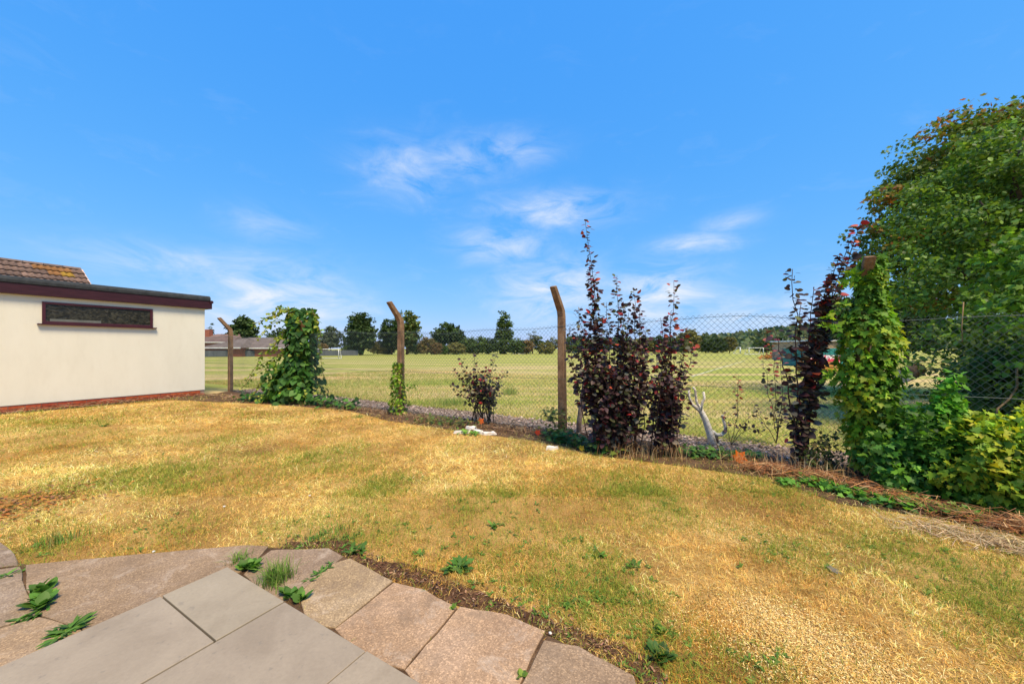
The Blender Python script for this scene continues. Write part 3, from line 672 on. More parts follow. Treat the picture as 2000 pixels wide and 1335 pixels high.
twigs('dead_fern', 'orange dead fern frond lying under the yellow green brambles', np.array([G(1955, 985).xy])+rng.standard_normal((420, 2))*arr(.11, .06), .06, .2, .007, [(.5, .2, .05), (.42, .15, .04), (.55, .28, .09)], .2, 'fern', flat=.6)
twigs('soil_crumbs', 'dark crumbs and bits on the bare soil beside the old flags', along(soil_edge, 700, .04), .006, .03, .008, [(.12, .06, .035), (.2, .1, .055), (.3, .18, .1), (.08, .045, .03)], .012)
twigs('edge_leaf_litter', 'orange brown leaves heaped at the far left lawn edge', np.array([G(40, 990).xy])+rng.standard_normal((900, 2))*arr(.22, .3), .02, .05, .016, [(.42, .17, .04), (.3, .12, .04), (.22, .12, .06)], .03)
def stalks(label, line, n, ln, spread=.06):
    p = along(line, n, spread); V, T, C = blades('s', p, ln*(.4+.8*rng.random(n)), .004+.002*rng.random(n), .1+.75*rng.random(n)**1.5, pal([(.6, .42, .2), (.5, .3, .14), (.42, .2, .08), (.66, .5, .28)], n), LZ+.004, 2)
    setp(link('dry_stalks', tri_mesh('dry_stalks', V, T, C), M_GRASS), label, 'dry grass', kind='stuff')
stalks('dry straw stalks standing below the two nearest purple shrubs', [G(1180, 890), G(1260, 896), G(1340, 900)], 150, .24)
stalks('dry straw stalks around the foot of the leggy purple shrub', [G(1420, 905), G(1560, 925), G(1680, 955)], 260, .26)
stalks('dry grass along the fence foot left of the cranked post', [FP(-5, out=-.15), FP(-2.5, out=-.15), FP(-.3, out=-.15)], 420, .14, .1)
def stones():
    n = 9000; s = rng.uniform(-9.8, 6, n); o = rng.uniform(.1, .95, n); p = np.stack([.8+s, 5.87-.6*s], 1)+o[:, None]*np.array([[NV.x, NV.y]])
    pos = np.concatenate([p, LZ+.004+.02*rng.random((n, 1))], 1); yd = np.concatenate([rng.standard_normal((n, 2)), .2*rng.standard_normal((n, 1))], 1); nd = np.concatenate([.4*rng.standard_normal((n, 2)), np.ones((n, 1))], 1)
    return foliage('bark_chippings', CARD, pos, yd, nd, .02+.035*rng.random(n), pal([(.42, .32, .27), (.3, .22, .17), (.5, .4, .34), (.2, .14, .1)], n), M_DEBRIS)
setp(stones(), 'pinkish bark chippings strewn along the far side of the fence', 'chippings', kind='stuff')
def small_stones():
    for k, (px, py, sz, lab) in enumerate([(438, 992, .012, 'small white stone on the lawn left of centre'), (605, 970, .010, 'tiny white stone by the lawn middle'), (1075, 1246, .008, 'white shell fragment lying on the rightmost old flag'), (300, 1084, .009, 'white chip on the brown flag by the lawn edge')]):
        p = G(px, py); bm = bmesh.new(); bmesh.ops.create_icosphere(bm, subdivisions=2, radius=sz)
        for v in bm.verts: v.co *= random.uniform(.8, 1.15); v.co.z *= .6
        me = bpy.data.meshes.new('pebble'); bm.to_mesh(me); bm.free()
        setp(link('pebble', me, MATS.get('pebble') or plain('pebble', (.62, .58, .52), .8), None, p+ZA*(sz*.5+(.022 if k > 1 else .01))), lab, 'stone', 'white pebbles')
small_stones()

# ------------------------------------------------------------------ weeds
def weed(px, py, r, n, tpl, tag, cols, label, rise=.45, name='weed', group='weeds in paving and lawn', z=LZ, elong=None, cat='weed'):
    b = G(px, py, z); t = thing(name, label, cat, b, group); th = rng.random(n)*2*math.pi; e = rise+.55*rng.random(n)
    d = np.stack([np.cos(th)*np.cos(e), np.sin(th)*np.cos(e), np.sin(e)], 1); q = np.zeros((n, 3)); q[:, :2] = rng.standard_normal((n, 2))*r*.22
    if elong is not None:
        v = G(*elong, z)-b; q[:, :2] = q[:, :2]*.6+rng.random((n, 1))*arr(v.x, v.y)
    pos = np.array(b)+q; nd = np.stack([-d[:, 0]*d[:, 2], -d[:, 1]*d[:, 2], 1-d[:, 2]**2], 1)+.2*rng.standard_normal((n, 3)); size = r*(.6+.6*rng.random(n))
    leafset(t, tag, tpl, pos, d, nd, size, pal(cols, n), M_LEAF, M_LEAFO, n); return t
WG = [(.09, .20, .03), (.13, .26, .04), (.07, .15, .025)]; WY = [(.2, .3, .04), (.14, .24, .04)]
weed(897, 1112, .085, 26, DANDE, 'dande', WG, 'bushy green dandelion rosette on the lawn just beyond the pink flags')
weed(695, 1078, .075, 22, DANDE, 'dande', WG, 'green weed at the lawn end of the joint beside the tan flag')
weed(1285, 1282, .06, 20, OVAL, 'oval', [(.06, .13, .03), (.08, .16, .03)], 'dark green broad leaved weed near the bottom right of the old flags')
weed(1292, 1234, .05, 16, OVAL, 'oval', WY, 'pale yellow green weed just above the dark broad leaved one')
weed(1170, 1085, .06, 14, DANDE, 'dande', WG, 'dandelion on the open lawn right of the bushy rosette')
weed(1240, 1108, .06, 12, DANDE, 'dande', WG, 'flat dandelion rightmost of those above the sawdust')
weed(965, 1028, .06, 12, DANDE, 'dande', WG, 'small dandelion on the lawn above the bushy rosette')
weed(820, 1085, .05, 12, DANDE, 'dande', WG, 'little weed left of the bushy dandelion rosette')
weed(930, 1138, .05, 10, DANDE, 'dande', WG, 'tiny weed in bare soil right below the bushy rosette')
weed(480, 1106, .06, 44, OVAL, 'oval', WG, 'leafy weed behind the far corner of the grey patio', z=LZ+.02, elong=(500, 1112))
weed(590, 1172, .055, 44, OVAL, 'oval', WG, 'leafy weed against the patio edge beside the grass tuft', z=LZ+.02, elong=(560, 1160))
weed(555, 1090, .05, 60, LANCE, 'lance', WG, 'straggling weed in the joint left of the small dark flag', .15, elong=(640, 1035))
weed(600, 1135, .045, 46, LANCE, 'lance', WG, 'weed strip in the joint between the dark flag and tan flag', .15, z=LZ+.02, elong=(650, 1102))
weed(75, 1190, .07, 60, OVAL, 'oval', WG, 'large leafy weed patch in the left joint above the patio', z=LZ+.02, elong=(85, 1150))
weed(110, 1248, .07, 60, LANCE, 'lance', WG, 'low spreading weed touching the left patio edge', .2, z=LZ+.02, elong=(150, 1222))
weed(20, 1218, .055, 36, LANCE, 'lance', WG, 'weed line in the far left joint running out of frame', .15, z=LZ+.02, elong=(90, 1195))
weed(30, 1122, .06, 36, LANCE, 'lance', WG, 'weed tuft at the left end of the brown flag edge', .2, z=LZ+.01, elong=(5, 1130))
weed(1018, 1320, .03, 10, OVAL, 'oval', WY, 'small yellow green sprout in the joint beside the rightmost flag', z=LZ+.02)
weed(885, 1188, .025, 8, OVAL, 'oval', WY, 'tiny sprout in the joint between the two pink flags', z=LZ+.02)
weed(205, 832, .09, 10, DANDE, 'dande', WG, 'weed on the lawn near the garage plinth')
def grass_tuft(px, py, n, ln, label, z=LZ, spread=.05):
    b = G(px, py, z); p = np.array([b.xy])+rng.standard_normal((n, 2))*spread
    V, T, C = blades('t', p, ln*(.5+rng.random(n)*.8), .003+.003*rng.random(n), .15+.8*rng.random(n), pal([(.14, .27, .04), (.2, .33, .06), (.1, .2, .03), (.3, .3, .1)], n), z, 2)
    o = link('grass_tuft', tri_mesh('grass_tuft', V-np.array(b), T, C), M_GRASS, None, b); return setp(o, label, 'grass tuft', 'long green grass tufts')
grass_tuft(540, 1140, 420, .13, 'long bright green grass tuft against the right patio edge', LZ+.01, .035)
grass_tuft(468, 1100, 90, .09, 'grass tuft behind the far patio corner', LZ+.01, .025)
grass_tuft(110, 1060, 180, .08, 'green grass tuft at the left end of the lawn edge', LZ, .06)
grass_tuft(880, 790, 500, .2, 'lush green grass clump behind the wire near the small purple shrub', LZ-.01, .22)
grass_tuft(703, 815, 120, .07, 'green grass sprig on the lawn left of the thin ivy post', LZ, .05)
setp(grass_tuft(640, 1045, 260, .06, 'green grass patch beside the bare red soil', LZ, .09), kind='stuff')
grass_tuft(995, 770, 350, .3, 'bluish green wispy grass bush beside the small purple shrub', LZ-.01, .12)

# ------------------------------------------------------------------ shrubs made of shoots
def shoot(p0, p1, bow, n=10, wob=.02):
    p0, p1 = np.array(p0), np.array(p1); t = np.linspace(0, 1, n)[:, None]; L = np.linalg.norm(p1-p0)
    q = p0+(p1-p0)*t+np.sin(t*math.pi)*np.array(bow)*L; w = rng.standard_normal((n, 3))*wob*L; w[0] = w[-1] = 0
    return q+w
def on_path(path, m, t0=0., t1=1.):
    t = t0+(t1-t0)*(np.arange(m)+rng.random(m))/m; x = t*(len(path)-1); i = np.minimum(x.astype(int), len(path)-2); f = (x-i)[:, None]
    return path[i]*(1-f)+path[i+1]*f, unit(path[i+1]-path[i]), t
def shoot_leaves(path, m, size, t0=.1, spread=.05, droop=.3, taper=.25):
    p, d, t = on_path(path, m, t0); r = unit(rng.standard_normal((m, 3))); r = unit(r-d*(r*d).sum(1, keepdims=True))
    yd = unit(r+d*.35+arr(0, 0, -droop)+.25*rng.standard_normal((m, 3))); nd = unit(arr(0, -.35, .9)+.55*rng.standard_normal((m, 3)))
    return p+r*spread*rng.random((m, 1)), yd, nd, size*(1-taper*t**2)*(.65+.6*rng.random(m)), t
def shrub(name, label, cat, base, shoots, cols_fn, tpl, tag, nparts, group=None, stem_r=.008, ma=None, mo=None, stem_mat=None):
    """shoots: (path, leaves, leaf size, first leaf, spread, droop)"""
    t = thing(name, label, cat, base, group); A = []
    for path, m, size, t0, spread, droop in shoots:
        if len(path) > 5:
            mb = MB(); mb.tube([tuple(q) for q in path], list(np.linspace(stem_r, stem_r*.3, len(path))), 5).build('stem', stem_mat or M_STEM, t, True)
        A.append(shoot_leaves(path, m, size, t0, spread, droop))
    pos, yd, nd, size, tt = (np.concatenate([a[i] for a in A]) for i in range(5))
    leafset(t, tag, tpl, pos, yd, nd, size, cols_fn(pos, tt), ma or M_PURP, mo or M_PURPO, nparts); return t
PURPLE = [(.060, .026, .03), (.038, .017, .021), (.085, .038, .038), (.07, .06, .042), (.15, .14, .10), (.055, .036, .028)]
def purple(redder=.25, green=.1):
    def f(pos, t):
        n = len(pos); c = pal(PURPLE, n, [4, 4, 3, 2.5, 2.2, 3], .25); h = (pos[:, 2]-pos[:, 2].min())/np.ptp(pos[:, 2]); red = rng.random(n) < redder*(.05+.12*t**3+1.1*h**2); c[red] = pal([(.34, .03, .03), (.22, .025, .03), (.4, .07, .03)], int(red.sum()))
        g = rng.random(n) < green; c[g] = pal([(.09, .11, .035), (.07, .075, .03)], int(g.sum())); return c
    return f
def body(base, ctr, rx, ry, rz, nsh, m, size, spread=.06, t0=.15):
    out = []; b = np.array(base)
    for k in range(nsh):
        v = unit(rng.standard_normal(3)); v = v*rng.random()**.4*np.array([rx, ry, rz]); e = np.array(ctr)+v
        s = b+np.array([rng.uniform(-.5, .5)*rx, rng.uniform(-.3, .3)*ry, 0]); out.append((shoot(s, e, (0, 0, .12), 8), m, size, t0, spread, .35))
    return out
# tall dark purple shrub right of the fourth post
b1 = G(1205, 885); Yb = b1.y
sh = body(b1, P(1192, 730, Yb), .54, .34, .62, 58, 50, .07, .11, .16)
for (px, py, x0) in ((1143, 432, 1170), (1205, 538, 1200), (1237, 565, 1225), (1160, 545, 1175), (1185, 590, 1190), (1130, 600, 1160), (1250, 600, 1240), (1152, 510, 1172), (1215, 590, 1205), (1112, 640, 1150), (1262, 640, 1240), (1228, 610, 1215), (1172, 620, 1180), (1140, 640, 1165)):
    sh.append((shoot(P(x0, 860, Yb), P(px, py, Yb), (random.uniform(-.02, .02), 0, 0), 12, .008), 150 if py < 500 else 115, .072, .3, .055, .25))
shrub('purple_leaved_shrub', 'tallest dark purple leaved shrub with two spires right of the cranked post', 'shrub', b1, sh, purple(.32, .1), ROUND, 'round', 300, 'purple leaved shrubs')
b2 = G(1298, 890); Yb = b2.y
sh = body(b2, P(1302, 735, Yb), .33, .24, .54, 28, 40, .062, .08, .14)
for (px, py) in ((1316, 548), (1300, 640), (1340, 640), (1282, 680), (1310, 610), (1355, 670), (1290, 620), (1330, 690)): sh.append((shoot(P(1296, 870, Yb), P(px, py, Yb), (.01, 0, 0), 12, .008), 105 if py < 560 else 70, .066, .25, .05, .25))
shrub('purple_leaved_shrub', 'slimmer purple shrub with one red tipped spire, right of the tallest one', 'shrub', b2, sh, purple(.5, .08), ROUND, 'round', 220, 'purple leaved shrubs')
b3 = G(1568, 912); Yb = b3.y
sh = []
for (px, py, x0, m, bow) in ((1682, 432, 1572, 190, (-.05, 0, 0)), (1660, 470, 1572, 150, (-.04, 0, 0)), (1640, 500, 1570, 190, (-.04, 0, 0)), (1548, 525, 1562, 150, (0, 0, 0)), (1605, 580, 1570, 170, (0, 0, 0)), (1618, 545, 1570, 170, (-.02, 0, 0)), (1590, 560, 1566, 140, (-.02, 0, 0)), (1565, 590, 1566, 70, (0, 0, 0)), (1620, 640, 1570, 40, (0, 0, .1)), (1510, 640, 1562, 30, (0, 0, .1))):
    sh.append((shoot(P(x0, 900, Yb), P(px, py, Yb), bow, 14, .006), int(m*.8), .084, .32 if m > 155 else .12, .05, .3))
for k in range(7): sh.append((shoot(P(1568, 905, Yb), P(1570+random.uniform(-28, 28), random.uniform(780, 890), Yb+random.uniform(-.1, .1)), (0, 0, .05), 6), 12, .078, .2, .05, .4))
shrub('purple_leaved_shrub', 'leggy purple shrub whose crown leans right towards the ivy clad post', 'shrub', b3, sh, purple(.22, .06), ROUND, 'round', 300, 'purple leaved shrubs', .011)
b4 = G(940, 828); Yb = b4.y
sh = body(b4, P(940, 742, Yb), .48, .28, .38, 28, 22, .066, .07, .32)
for (px, py) in ((923, 690), (970, 690), (885, 718), (880, 750), (988, 722), (900, 700)): sh.append((shoot(P(940, 815, Yb), P(px, py, Yb), (0, 0, .05), 10, .01), 40, .065, .3, .045, .25))
shrub('purple_leaved_shrub', 'low vase shaped purple and green shrub left of the cranked post', 'shrub', b4, sh, purple(.4, .35), ROUND, 'round', 200, 'purple leaved shrubs', .007)
b5 = G(1516, 868); Yb = b5.y
sh = [(shoot(P(1516, 865, Yb), P(px, py, Yb), (.02, 0, 0), 12, .01), m, .06, t0, .045, .25) for (px, py, m, t0) in ((1505, 645, 70, .2), (1530, 680, 50, .2), (1490, 700, 26, .4), (1535, 770, 22, .3), (1470, 790, 14, .4))]
shrub('purple_sapling', 'thin red purple sapling between the leggy shrub and the pruned stump', 'sapling', b5, sh, purple(.75, .05), ROUND, 'round', 120, 'purple leaved shrubs', .006)
b6 = G(1428, 872); Yb = b6.y
sh = [(shoot(P(1428, 868, Yb), P(px, py, Yb), bow, 12, .01), m, .052, t0, .035, .25) for (px, py, m, t0, bow) in ((1442, 732, 44, .25, (.03, 0, 0)), (1410, 800, 14, .3, (0, 0, 0)), (1500, 850, 20, .3, (0, 0, .3)), (1480, 800, 16, .3, (0, 0, .1)))]
shrub('purple_sapling', 'small red sapling beside the J shaped cut branch', 'sapling', b6, sh, purple(.8, .05), ROUND, 'round', 70, 'purple leaved shrubs', .005)

# ------------------------------------------------------------------ ivies
def climb(n, zfun, rfun, axis, seed_droop=.6):
    """leaves over a lumpy column: axis(z) -> centre, rfun(z, angle) -> radius"""
    z = zfun(n); th = rng.random(n)*2*math.pi; r = rfun(z, th)*(1-.35*rng.random(n)**2)
    c = np.array([axis(q) for q in z]); out = np.stack([np.cos(th), np.sin(th), np.zeros(n)], 1)
    pos = np.stack([c[:, 0]+out[:, 0]*r, c[:, 1]+out[:, 1]*r*.85, z], 1)
    yd = unit(arr(0, 0, -1)*seed_droop+out*.45+.45*rng.standard_normal((n, 3))); nd = unit(out+arr(0, 0, .5)+.35*rng.standard_normal((n, 3)))
    return pos, yd, nd
IVD = [(.045, .12, .022), (.03, .085, .018), (.06, .155, .026), (.085, .2, .032)]; IVY_Y = [(.26, .32, .04), (.2, .3, .035), (.34, .36, .05)]; IVM = [(.15, .30, .02), (.21, .37, .024), (.10, .22, .018), (.30, .40, .028)]
p2 = FP(POST_S[1]); a2 = thing('ivy_clad_post_plant', 'big leaved dark green climber swallowing the post nearest the cream garage', 'climber', p2)
Y2 = p2.y-.15
def ax2(z): return (p2.x+.06+(.03 if z > 1.2 else -.12*(1.2-z)), Y2, z)
def r2(z, th): return np.where(z > 1.9, 0.35-.5*np.clip(z-2.05, 0, 1), np.where(z > .9, .33, .33+.5*(.9-z)))*(.8+.4*vnoise(th*1.6+9, z*3.1, 1))
pos, yd, nd = climb(1250, lambda n: LZ+.03+2.36*rng.random(n)**.95, r2, ax2)
col = pal(IVD, 1250); yl = rng.random(1250) < np.where(pos[:, 2] > 2.0, .45, .14)+.35*(np.abs(pos[:, 0]-p2.x) > .42); col[yl] = pal(IVY_Y, int(yl.sum()))
size = np.where(yl, .085, .15)*(.6+.6*rng.random(1250))
leafset(a2, 'heart', HEART, pos, yd, nd, size, col, M_LEAF, M_LEAFO, 280)
SP = []
for (x0, y0, x1, y1, m) in ((575, 606, 492, 640, 60), (580, 612, 520, 612, 36), (572, 620, 500, 660, 40), (570, 615, 540, 600, 20), (565, 640, 530, 690, 40), (565, 650, 480, 745, 60), (560, 680, 490, 780, 70), (570, 690, 470, 760, 40), (575, 720, 500, 790, 60), (610, 605, 628, 660, 40), (612, 640, 632, 740, 30)):
    path = shoot(P(x0, y0, Y2), P(x1, y1, Y2-random.uniform(0, .3)), (0, 0, .12), 10, .02)
    MB().tube([tuple(q) for q in path], .006, 4).build('stem', M_VINE, a2, True); SP.append(shoot_leaves(path, m, .085, .05, .05, .3, .3))
pos, yd, nd, size, tt = (np.concatenate([a[i] for a in SP]) for i in range(5)); foliage('young_spray', HEART, pos, yd, nd, size, pal(IVY_Y+[(.12, .2, .035)], len(pos)), M_LEAF, a2, 'stuff')
q0 = np.array(P(552, 745, Y2-.1)); qn = 420; qd = unit(rng.standard_normal((qn, 3))); qp = q0+qd*arr(.5, .25, .55)*rng.random((qn, 1))**.4; qp[:, 2] = np.maximum(qp[:, 2], LZ+.05)
foliage('lower_mass', HEART, qp, unit(arr(-.3, -.1, -.8)+.5*rng.standard_normal((qn, 3))), unit(arr(-.2, -.8, .5)+.4*rng.standard_normal((qn, 3))), .11*(.6+.6*rng.random(qn)), pal(IVD+[(.12, .22, .04), (.22, .3, .04)], qn), M_LEAF, a2, 'stuff')
gp = along([G(470, 782), G(560, 786), G(640, 792), G(690, 800)], 360, .12); pos = np.concatenate([gp, LZ+.03+.2*rng.random((360, 1))**1.5], 1)
foliage('ground_runner', HEART, pos, unit(rng.standard_normal((360, 3))*arr(1, 1, .3)), unit(arr(0, -.5, 1)+.3*rng.standard_normal((360, 3))), .11*(.6+.5*rng.random(360)), pal(IVD+[(.12, .22, .04)], 360), M_LEAF, a2, 'stuff')

p3 = FP(POST_S[2]); a3 = thing('thin_ivy', 'thin yellow green ivy sleeve on the lower half of a bare topped post', 'ivy', p3)
pos, yd, nd = climb(560, lambda n: LZ+.02+1.05*rng.random(n)**1.1, lambda z, th: np.clip(.19-.12*z, .06, .3)*(.8+.5*vnoise(th*2, z*5, 2)), lambda z: (p3.x-.03-.03*z, p3.y-.06, z))
leafset(a3, 'ivy', IVY, pos, yd, nd, .058*(.6+.7*rng.random(560)), pal(IVM+[(.3, .3, .06), (.06, .09, .02)], 560), M_LEAF, M_LEAFO, 140)
path = shoot(np.array(p3)+arr(.05, -.1, .45), np.array(p3)+arr(.36, -.05, .55), (0, 0, .2), 7); A = shoot_leaves(path, 18, .06); foliage('young_spray', IVY, *A[:4], pal(IVM, 18), M_LEAF, a3, 'stuff')

p5 = FP(POST_S[4]); a5 = thing('ivy_clad_post_plant', 'bright yellow green lobed ivy wrapping the cranked post at the right', 'ivy', p5)
def ax5(z): return (p5.x-.03-.07*max(0, z-1.7), p5.y-.10-.16*max(0, z-1.75), z)
def r5(z, th): return np.interp(z, [-.06, .3, .7, 1.2, 1.6, 1.85, 2.05, 2.16], [.14, .18, .25, .28, .22, .14, .1, .085])*(.78+.45*vnoise(th*1.7, z*3.3, 3))
pos, yd, nd = climb(2700, lambda n: LZ+.1+2.22*rng.random(n), r5, ax5)
g = fbm(pos[:, 0]*3+pos[:, 1], pos[:, 2]*3, 2); col = pal(IVM, 2700); dk = g < .45; col[dk] = pal([(.09, .2, .022), (.13, .26, .025)], int(dk.sum())); yl = g > .67; col[yl] = pal([(.42, .45, .03), (.33, .41, .03)], int(yl.sum()))
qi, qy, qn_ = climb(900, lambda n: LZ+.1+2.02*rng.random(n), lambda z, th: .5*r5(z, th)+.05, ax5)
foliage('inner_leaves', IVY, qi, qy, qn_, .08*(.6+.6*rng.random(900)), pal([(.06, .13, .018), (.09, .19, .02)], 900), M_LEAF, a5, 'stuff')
leafset(a5, 'ivy', IVY, pos, yd, nd, .06*(.55+.8*rng.random(2700)), col, M_LEAF, M_LEAFO, 300)
SP = []
for (x0, y0, x1, y1) in ((1660, 590, 1612, 625), (1690, 560, 1640, 555), (1720, 580, 1750, 640), (1640, 640, 1606, 640), (1630, 720, 1600, 745), (1680, 545, 1655, 535)):
    path = shoot(P(x0, y0, p5.y-.15), P(x1, y1, p5.y-.2), (0, 0, .1), 7); SP.append(shoot_leaves(path, 18, .07, .1, .03))
pos, yd, nd, size, tt = (np.concatenate([a[i] for a in SP]) for i in range(5)); foliage('young_spray', IVY, pos, yd, nd, size, pal(IVM, len(pos)), M_LEAF, a5, 'stuff')

# ------------------------------------------------------------------ bushes and low ivy on the garden side
def bush(name, label, cat, ctr, rad, n, tpl, tag, size, cols, nparts, group=None, clumps=26, cr=.35, stems=5):
    ctr = np.array(ctr); rad = np.array(rad); b = Vector((ctr[0], ctr[1], LZ)); t = thing(name, label, cat, b, group)
    cc = unit(rng.standard_normal((clumps, 3)))*rng.random((clumps, 1))**.35*.8; k = rng.choice(clumps, n); d = unit(rng.standard_normal((n, 3))); pos = ctr+(cc[k]+d*cr*rng.random((n, 1))**.4)*rad
    pos[:, 2] = np.maximum(pos[:, 2], LZ+.02); outw = unit((pos-ctr)/rad); yd = unit(outw*.6+.6*rng.standard_normal((n, 3))+arr(0, 0, -.25)); nd = unit(arr(0, -.4, .9)+outw*.4+.4*rng.standard_normal((n, 3)))
    col = pal(cols, n)*(.75+.5*rng.random(clumps)[k])[:, None]
    for q in range(stems):
        e = ctr+cc[q % clumps]*rad; MB().tube([tuple(v) for v in shoot(np.array(b)+arr(rng.uniform(-.1, .1), rng.uniform(-.1, .1), 0), e, (0, 0, .1), 6)], [.012, .01, .009, .008, .006, .004], 5).build('stem', M_BARK, t, True)
    leafset(t, tag, tpl, pos, yd, nd, size*(.6+.7*rng.random(n)), np.clip(col, .004, 1), M_LEAF, M_LEAFO, nparts); return t
DKG = [(.05, .13, .024), (.075, .19, .027), (.11, .26, .03), (.16, .33, .032)]
bush('undergrowth', 'dark leafy undergrowth behind the wire below the broad glossy tree', 'shrub', (6.6, 4.75, .7), (1.25, .4, .85), 6500, OVAL, 'oval', .075, [(.035, .08, .02), (.05, .11, .024), (.075, .15, .03)], 0, None, 70, .22)
bush('undergrowth', 'shady undergrowth right of the sawn log behind the wire', 'shrub', (7.6, 6.0, .5), (1.2, .5, .8), 3500, OVAL, 'oval', .08, [(.035, .08, .02), (.05, .11, .024)], 0, None, 60, .22)
bush('dark_green_shrub', 'dense dark green ivy shrub spreading below the ivy clad post', 'shrub', (3.98, 3.55, .3), (.62, .3, .46), 4600, IVY, 'ivy', .054, DKG, 260, None, 34)
bush('green_sapling', 'bright green upright sapling in front of the wire at the right', 'sapling', (4.02, 3.5, .58), (.32, .22, .5), 1400, MAPLE, 'maple', .055, [(.12, .32, .028), (.17, .4, .035), (.09, .23, .025)], 160, None, 22)
bush('bramble', 'yellow green bramble mass at the right edge of the lawn', 'bramble', (4.32, 3.2, .34), (.74, .32, .5), 7000, IVY, 'ivy', .056, [(.18, .31, .025), (.32, .43, .03), (.46, .48, .035), (.11, .22, .025)], 280, None, 36)
bush('bramble', 'greener bramble continuing the mass beyond the right picture edge', 'bramble', (5.2, 2.6, .32), (.6, .4, .52), 2200, IVY, 'ivy', .062, [(.1, .18, .025), (.16, .25, .03)], 60, None, 28)
bush('weed_clump', 'small brown green weed clump at the foot of the leggy purple shrub', 'weeds', (3.55, 4.15, .12), (.3, .15, .3), 500, OVAL, 'oval', .04, [(.1, .14, .03), (.16, .13, .05), (.08, .12, .03)], 40, None, 14)
def ivy_mat(name, label, line, n, spread, size, cols, nparts, h=.05):
    p = along(line, n, spread); b = Vector((p[:, 0].mean(), p[:, 1].mean(), LZ)); t = thing(name, label, 'ivy', b, 'low ivy along the fence foot'); pos = np.concatenate([p, LZ+.015+h*rng.random((n, 1))], 1)
    leafset(t, 'ivy', IVY, pos, unit(rng.standard_normal((n, 3))*arr(1, 1, .2)), unit(arr(0, -.3, 1)+.3*rng.standard_normal((n, 3))), size*(.6+.6*rng.random(n)), pal(cols, n), M_LEAF, M_LEAFO, nparts)
ivy_mat('ground_ivy', 'bright ivy leaves trailing onto the lawn below the dark green shrub', [G(1560, 932), G(1640, 962), G(1720, 982), G(1800, 995), G(1900, 1010)], 560, .075, .055, [(.1, .26, .03), (.16, .34, .04), (.07, .18, .04)], 160)
ivy_mat('ground_ivy', 'small bright weed patch in front of the rusty heap', [G(1525, 946), G(1548, 950)], 50, .03, .05, [(.12, .3, .04)], 50)
ivy_mat('ground_ivy', 'dark ivy around the foot of the post beside the tallest purple shrub', [G(1080, 858), G(1130, 872), G(1200, 888)], 300, .08, .075, [(.05, .13, .03), (.08, .18, .035), (.2, .22, .04)], 120, .14)
ivy_mat('ground_ivy', 'ivy leaves below the pruned stump beside the orange leaf', [G(1330, 890), G(1400, 893), G(1480, 900)], 240, .07, .065, [(.05, .13, .03), (.1, .2, .035)], 110, .1)
ivy_mat('ground_ivy', 'low green weeds between the thin ivy post and small purple shrub', [G(815, 822), G(870, 828), G(920, 835)], 260, .1, .05, [(.09, .15, .03), (.15, .17, .04), (.2, .15, .05)], 60, .12)
ivy_mat('ground_ivy', 'bright weeds growing through the pale driftwood pieces', [G(895, 846), G(930, 850)], 60, .06, .05, [(.14, .3, .04), (.2, .36, .05)], 40, .05)
ivy_mat('ground_ivy', 'leaf tangle climbing the foot of the cranked post left of the tallest shrub', [FP(-.15, out=-.2), FP(.05, out=-.22)], 220, .1, .055, [(.08, .13, .03), (.14, .14, .04), (.06, .1, .03)], 70, .42)

# ------------------------------------------------------------------ cut wood
M_PALEW = noisy('bleached_wood', [(.3, (.34, .27, .2)), (.42, (.66, .59, .51)), (.62, (.8, .75, .68))], 16, .85, .6, 60, 'World', spec=.15)
M_CUT = noisy('sawn_end', [(.3, (.6, .42, .28)), (.7, (.75, .58, .43))], 30, .9, .2, spec=.1)
def stump():
    Yb = FP(fence_s(1385), out=.45).y
    t = thing('pruned_stump', 'bleached pruned tree stump with cut stubs behind the wire', 'stump', Vector((P(1395, 868, Yb).x, Yb, LZ)))
    MB().tube([P(1393, 872, Yb), P(1388, 850, Yb), P(1378, 820, Yb), P(1368, 800, Yb), P(1362, 790, Yb)], [.055, .05, .042, .036, .03], 10).build('trunk', M_PALEW, t, True)
    for pts in ([(1366, 802), (1352, 790), (1346, 775), (1346, 762)], [(1366, 800), (1360, 782), (1358, 762), (1354, 756)], [(1368, 802), (1372, 785), (1376, 778), (1374, 765)], [(1364, 796), (1356, 792), (1349, 785)]):
        MB().tube([P(x, y, Yb-.02) for x, y in pts], list(np.linspace(.02, .014, len(pts)))[:len(pts)-1]+[.016], 8).build('cut_stub', M_PALEW, t, True)
    j = thing('cut_branch', 'pale J shaped cut branch curving up beside the pruned stump', 'branch', Vector((P(1405, 848, Yb).x, Yb, LZ)))
    MB().tube([P(x, y, Yb) for x, y in ((1392, 842), (1399, 848), (1408, 849), (1416, 843), (1417, 832), (1413, 820), (1411, 810))], [.024, .024, .026, .025, .02, .017, .016], 8).build('limb', M_PALEW, j, True)
    MB().tube([P(1400, 849, Yb), P(1400, 872, Yb)], [.02, .025], 6).build('stub', M_BARK, j, True)
    Yt = FP(fence_s(1135), out=.3).y
    k = thing('bare_sapling', 'pale barked cut trunk just left of the tallest purple shrub', 'trunk', Vector((P(1130, 850, Yt).x, Yt, LZ)))
    MB().tube([P(1130, 862, Yt), P(1131, 826, Yt), P(1136, 790, Yt), P(1142, 750, Yt), P(1150, 700, Yt)], [.04, .042, .045, .04, .03], 8).build('bark', noisy('pinkish_bark', [(.3, (.16, .1, .08)), (.7, (.42, .33, .28))], 9, .9, .6, spec=.1), k, True)
stump()
Yl = 5.2; lg = thing('sawn_log', 'sawn log with pale cut face behind the wire right of the ivy post', 'log', P(1765, 760, Yl))
MB().tube([P(1762, 733, Yl), P(1790, 722, Yl+.7)], [.105, .11], 14, False).build('bark', M_BARK, lg, True)
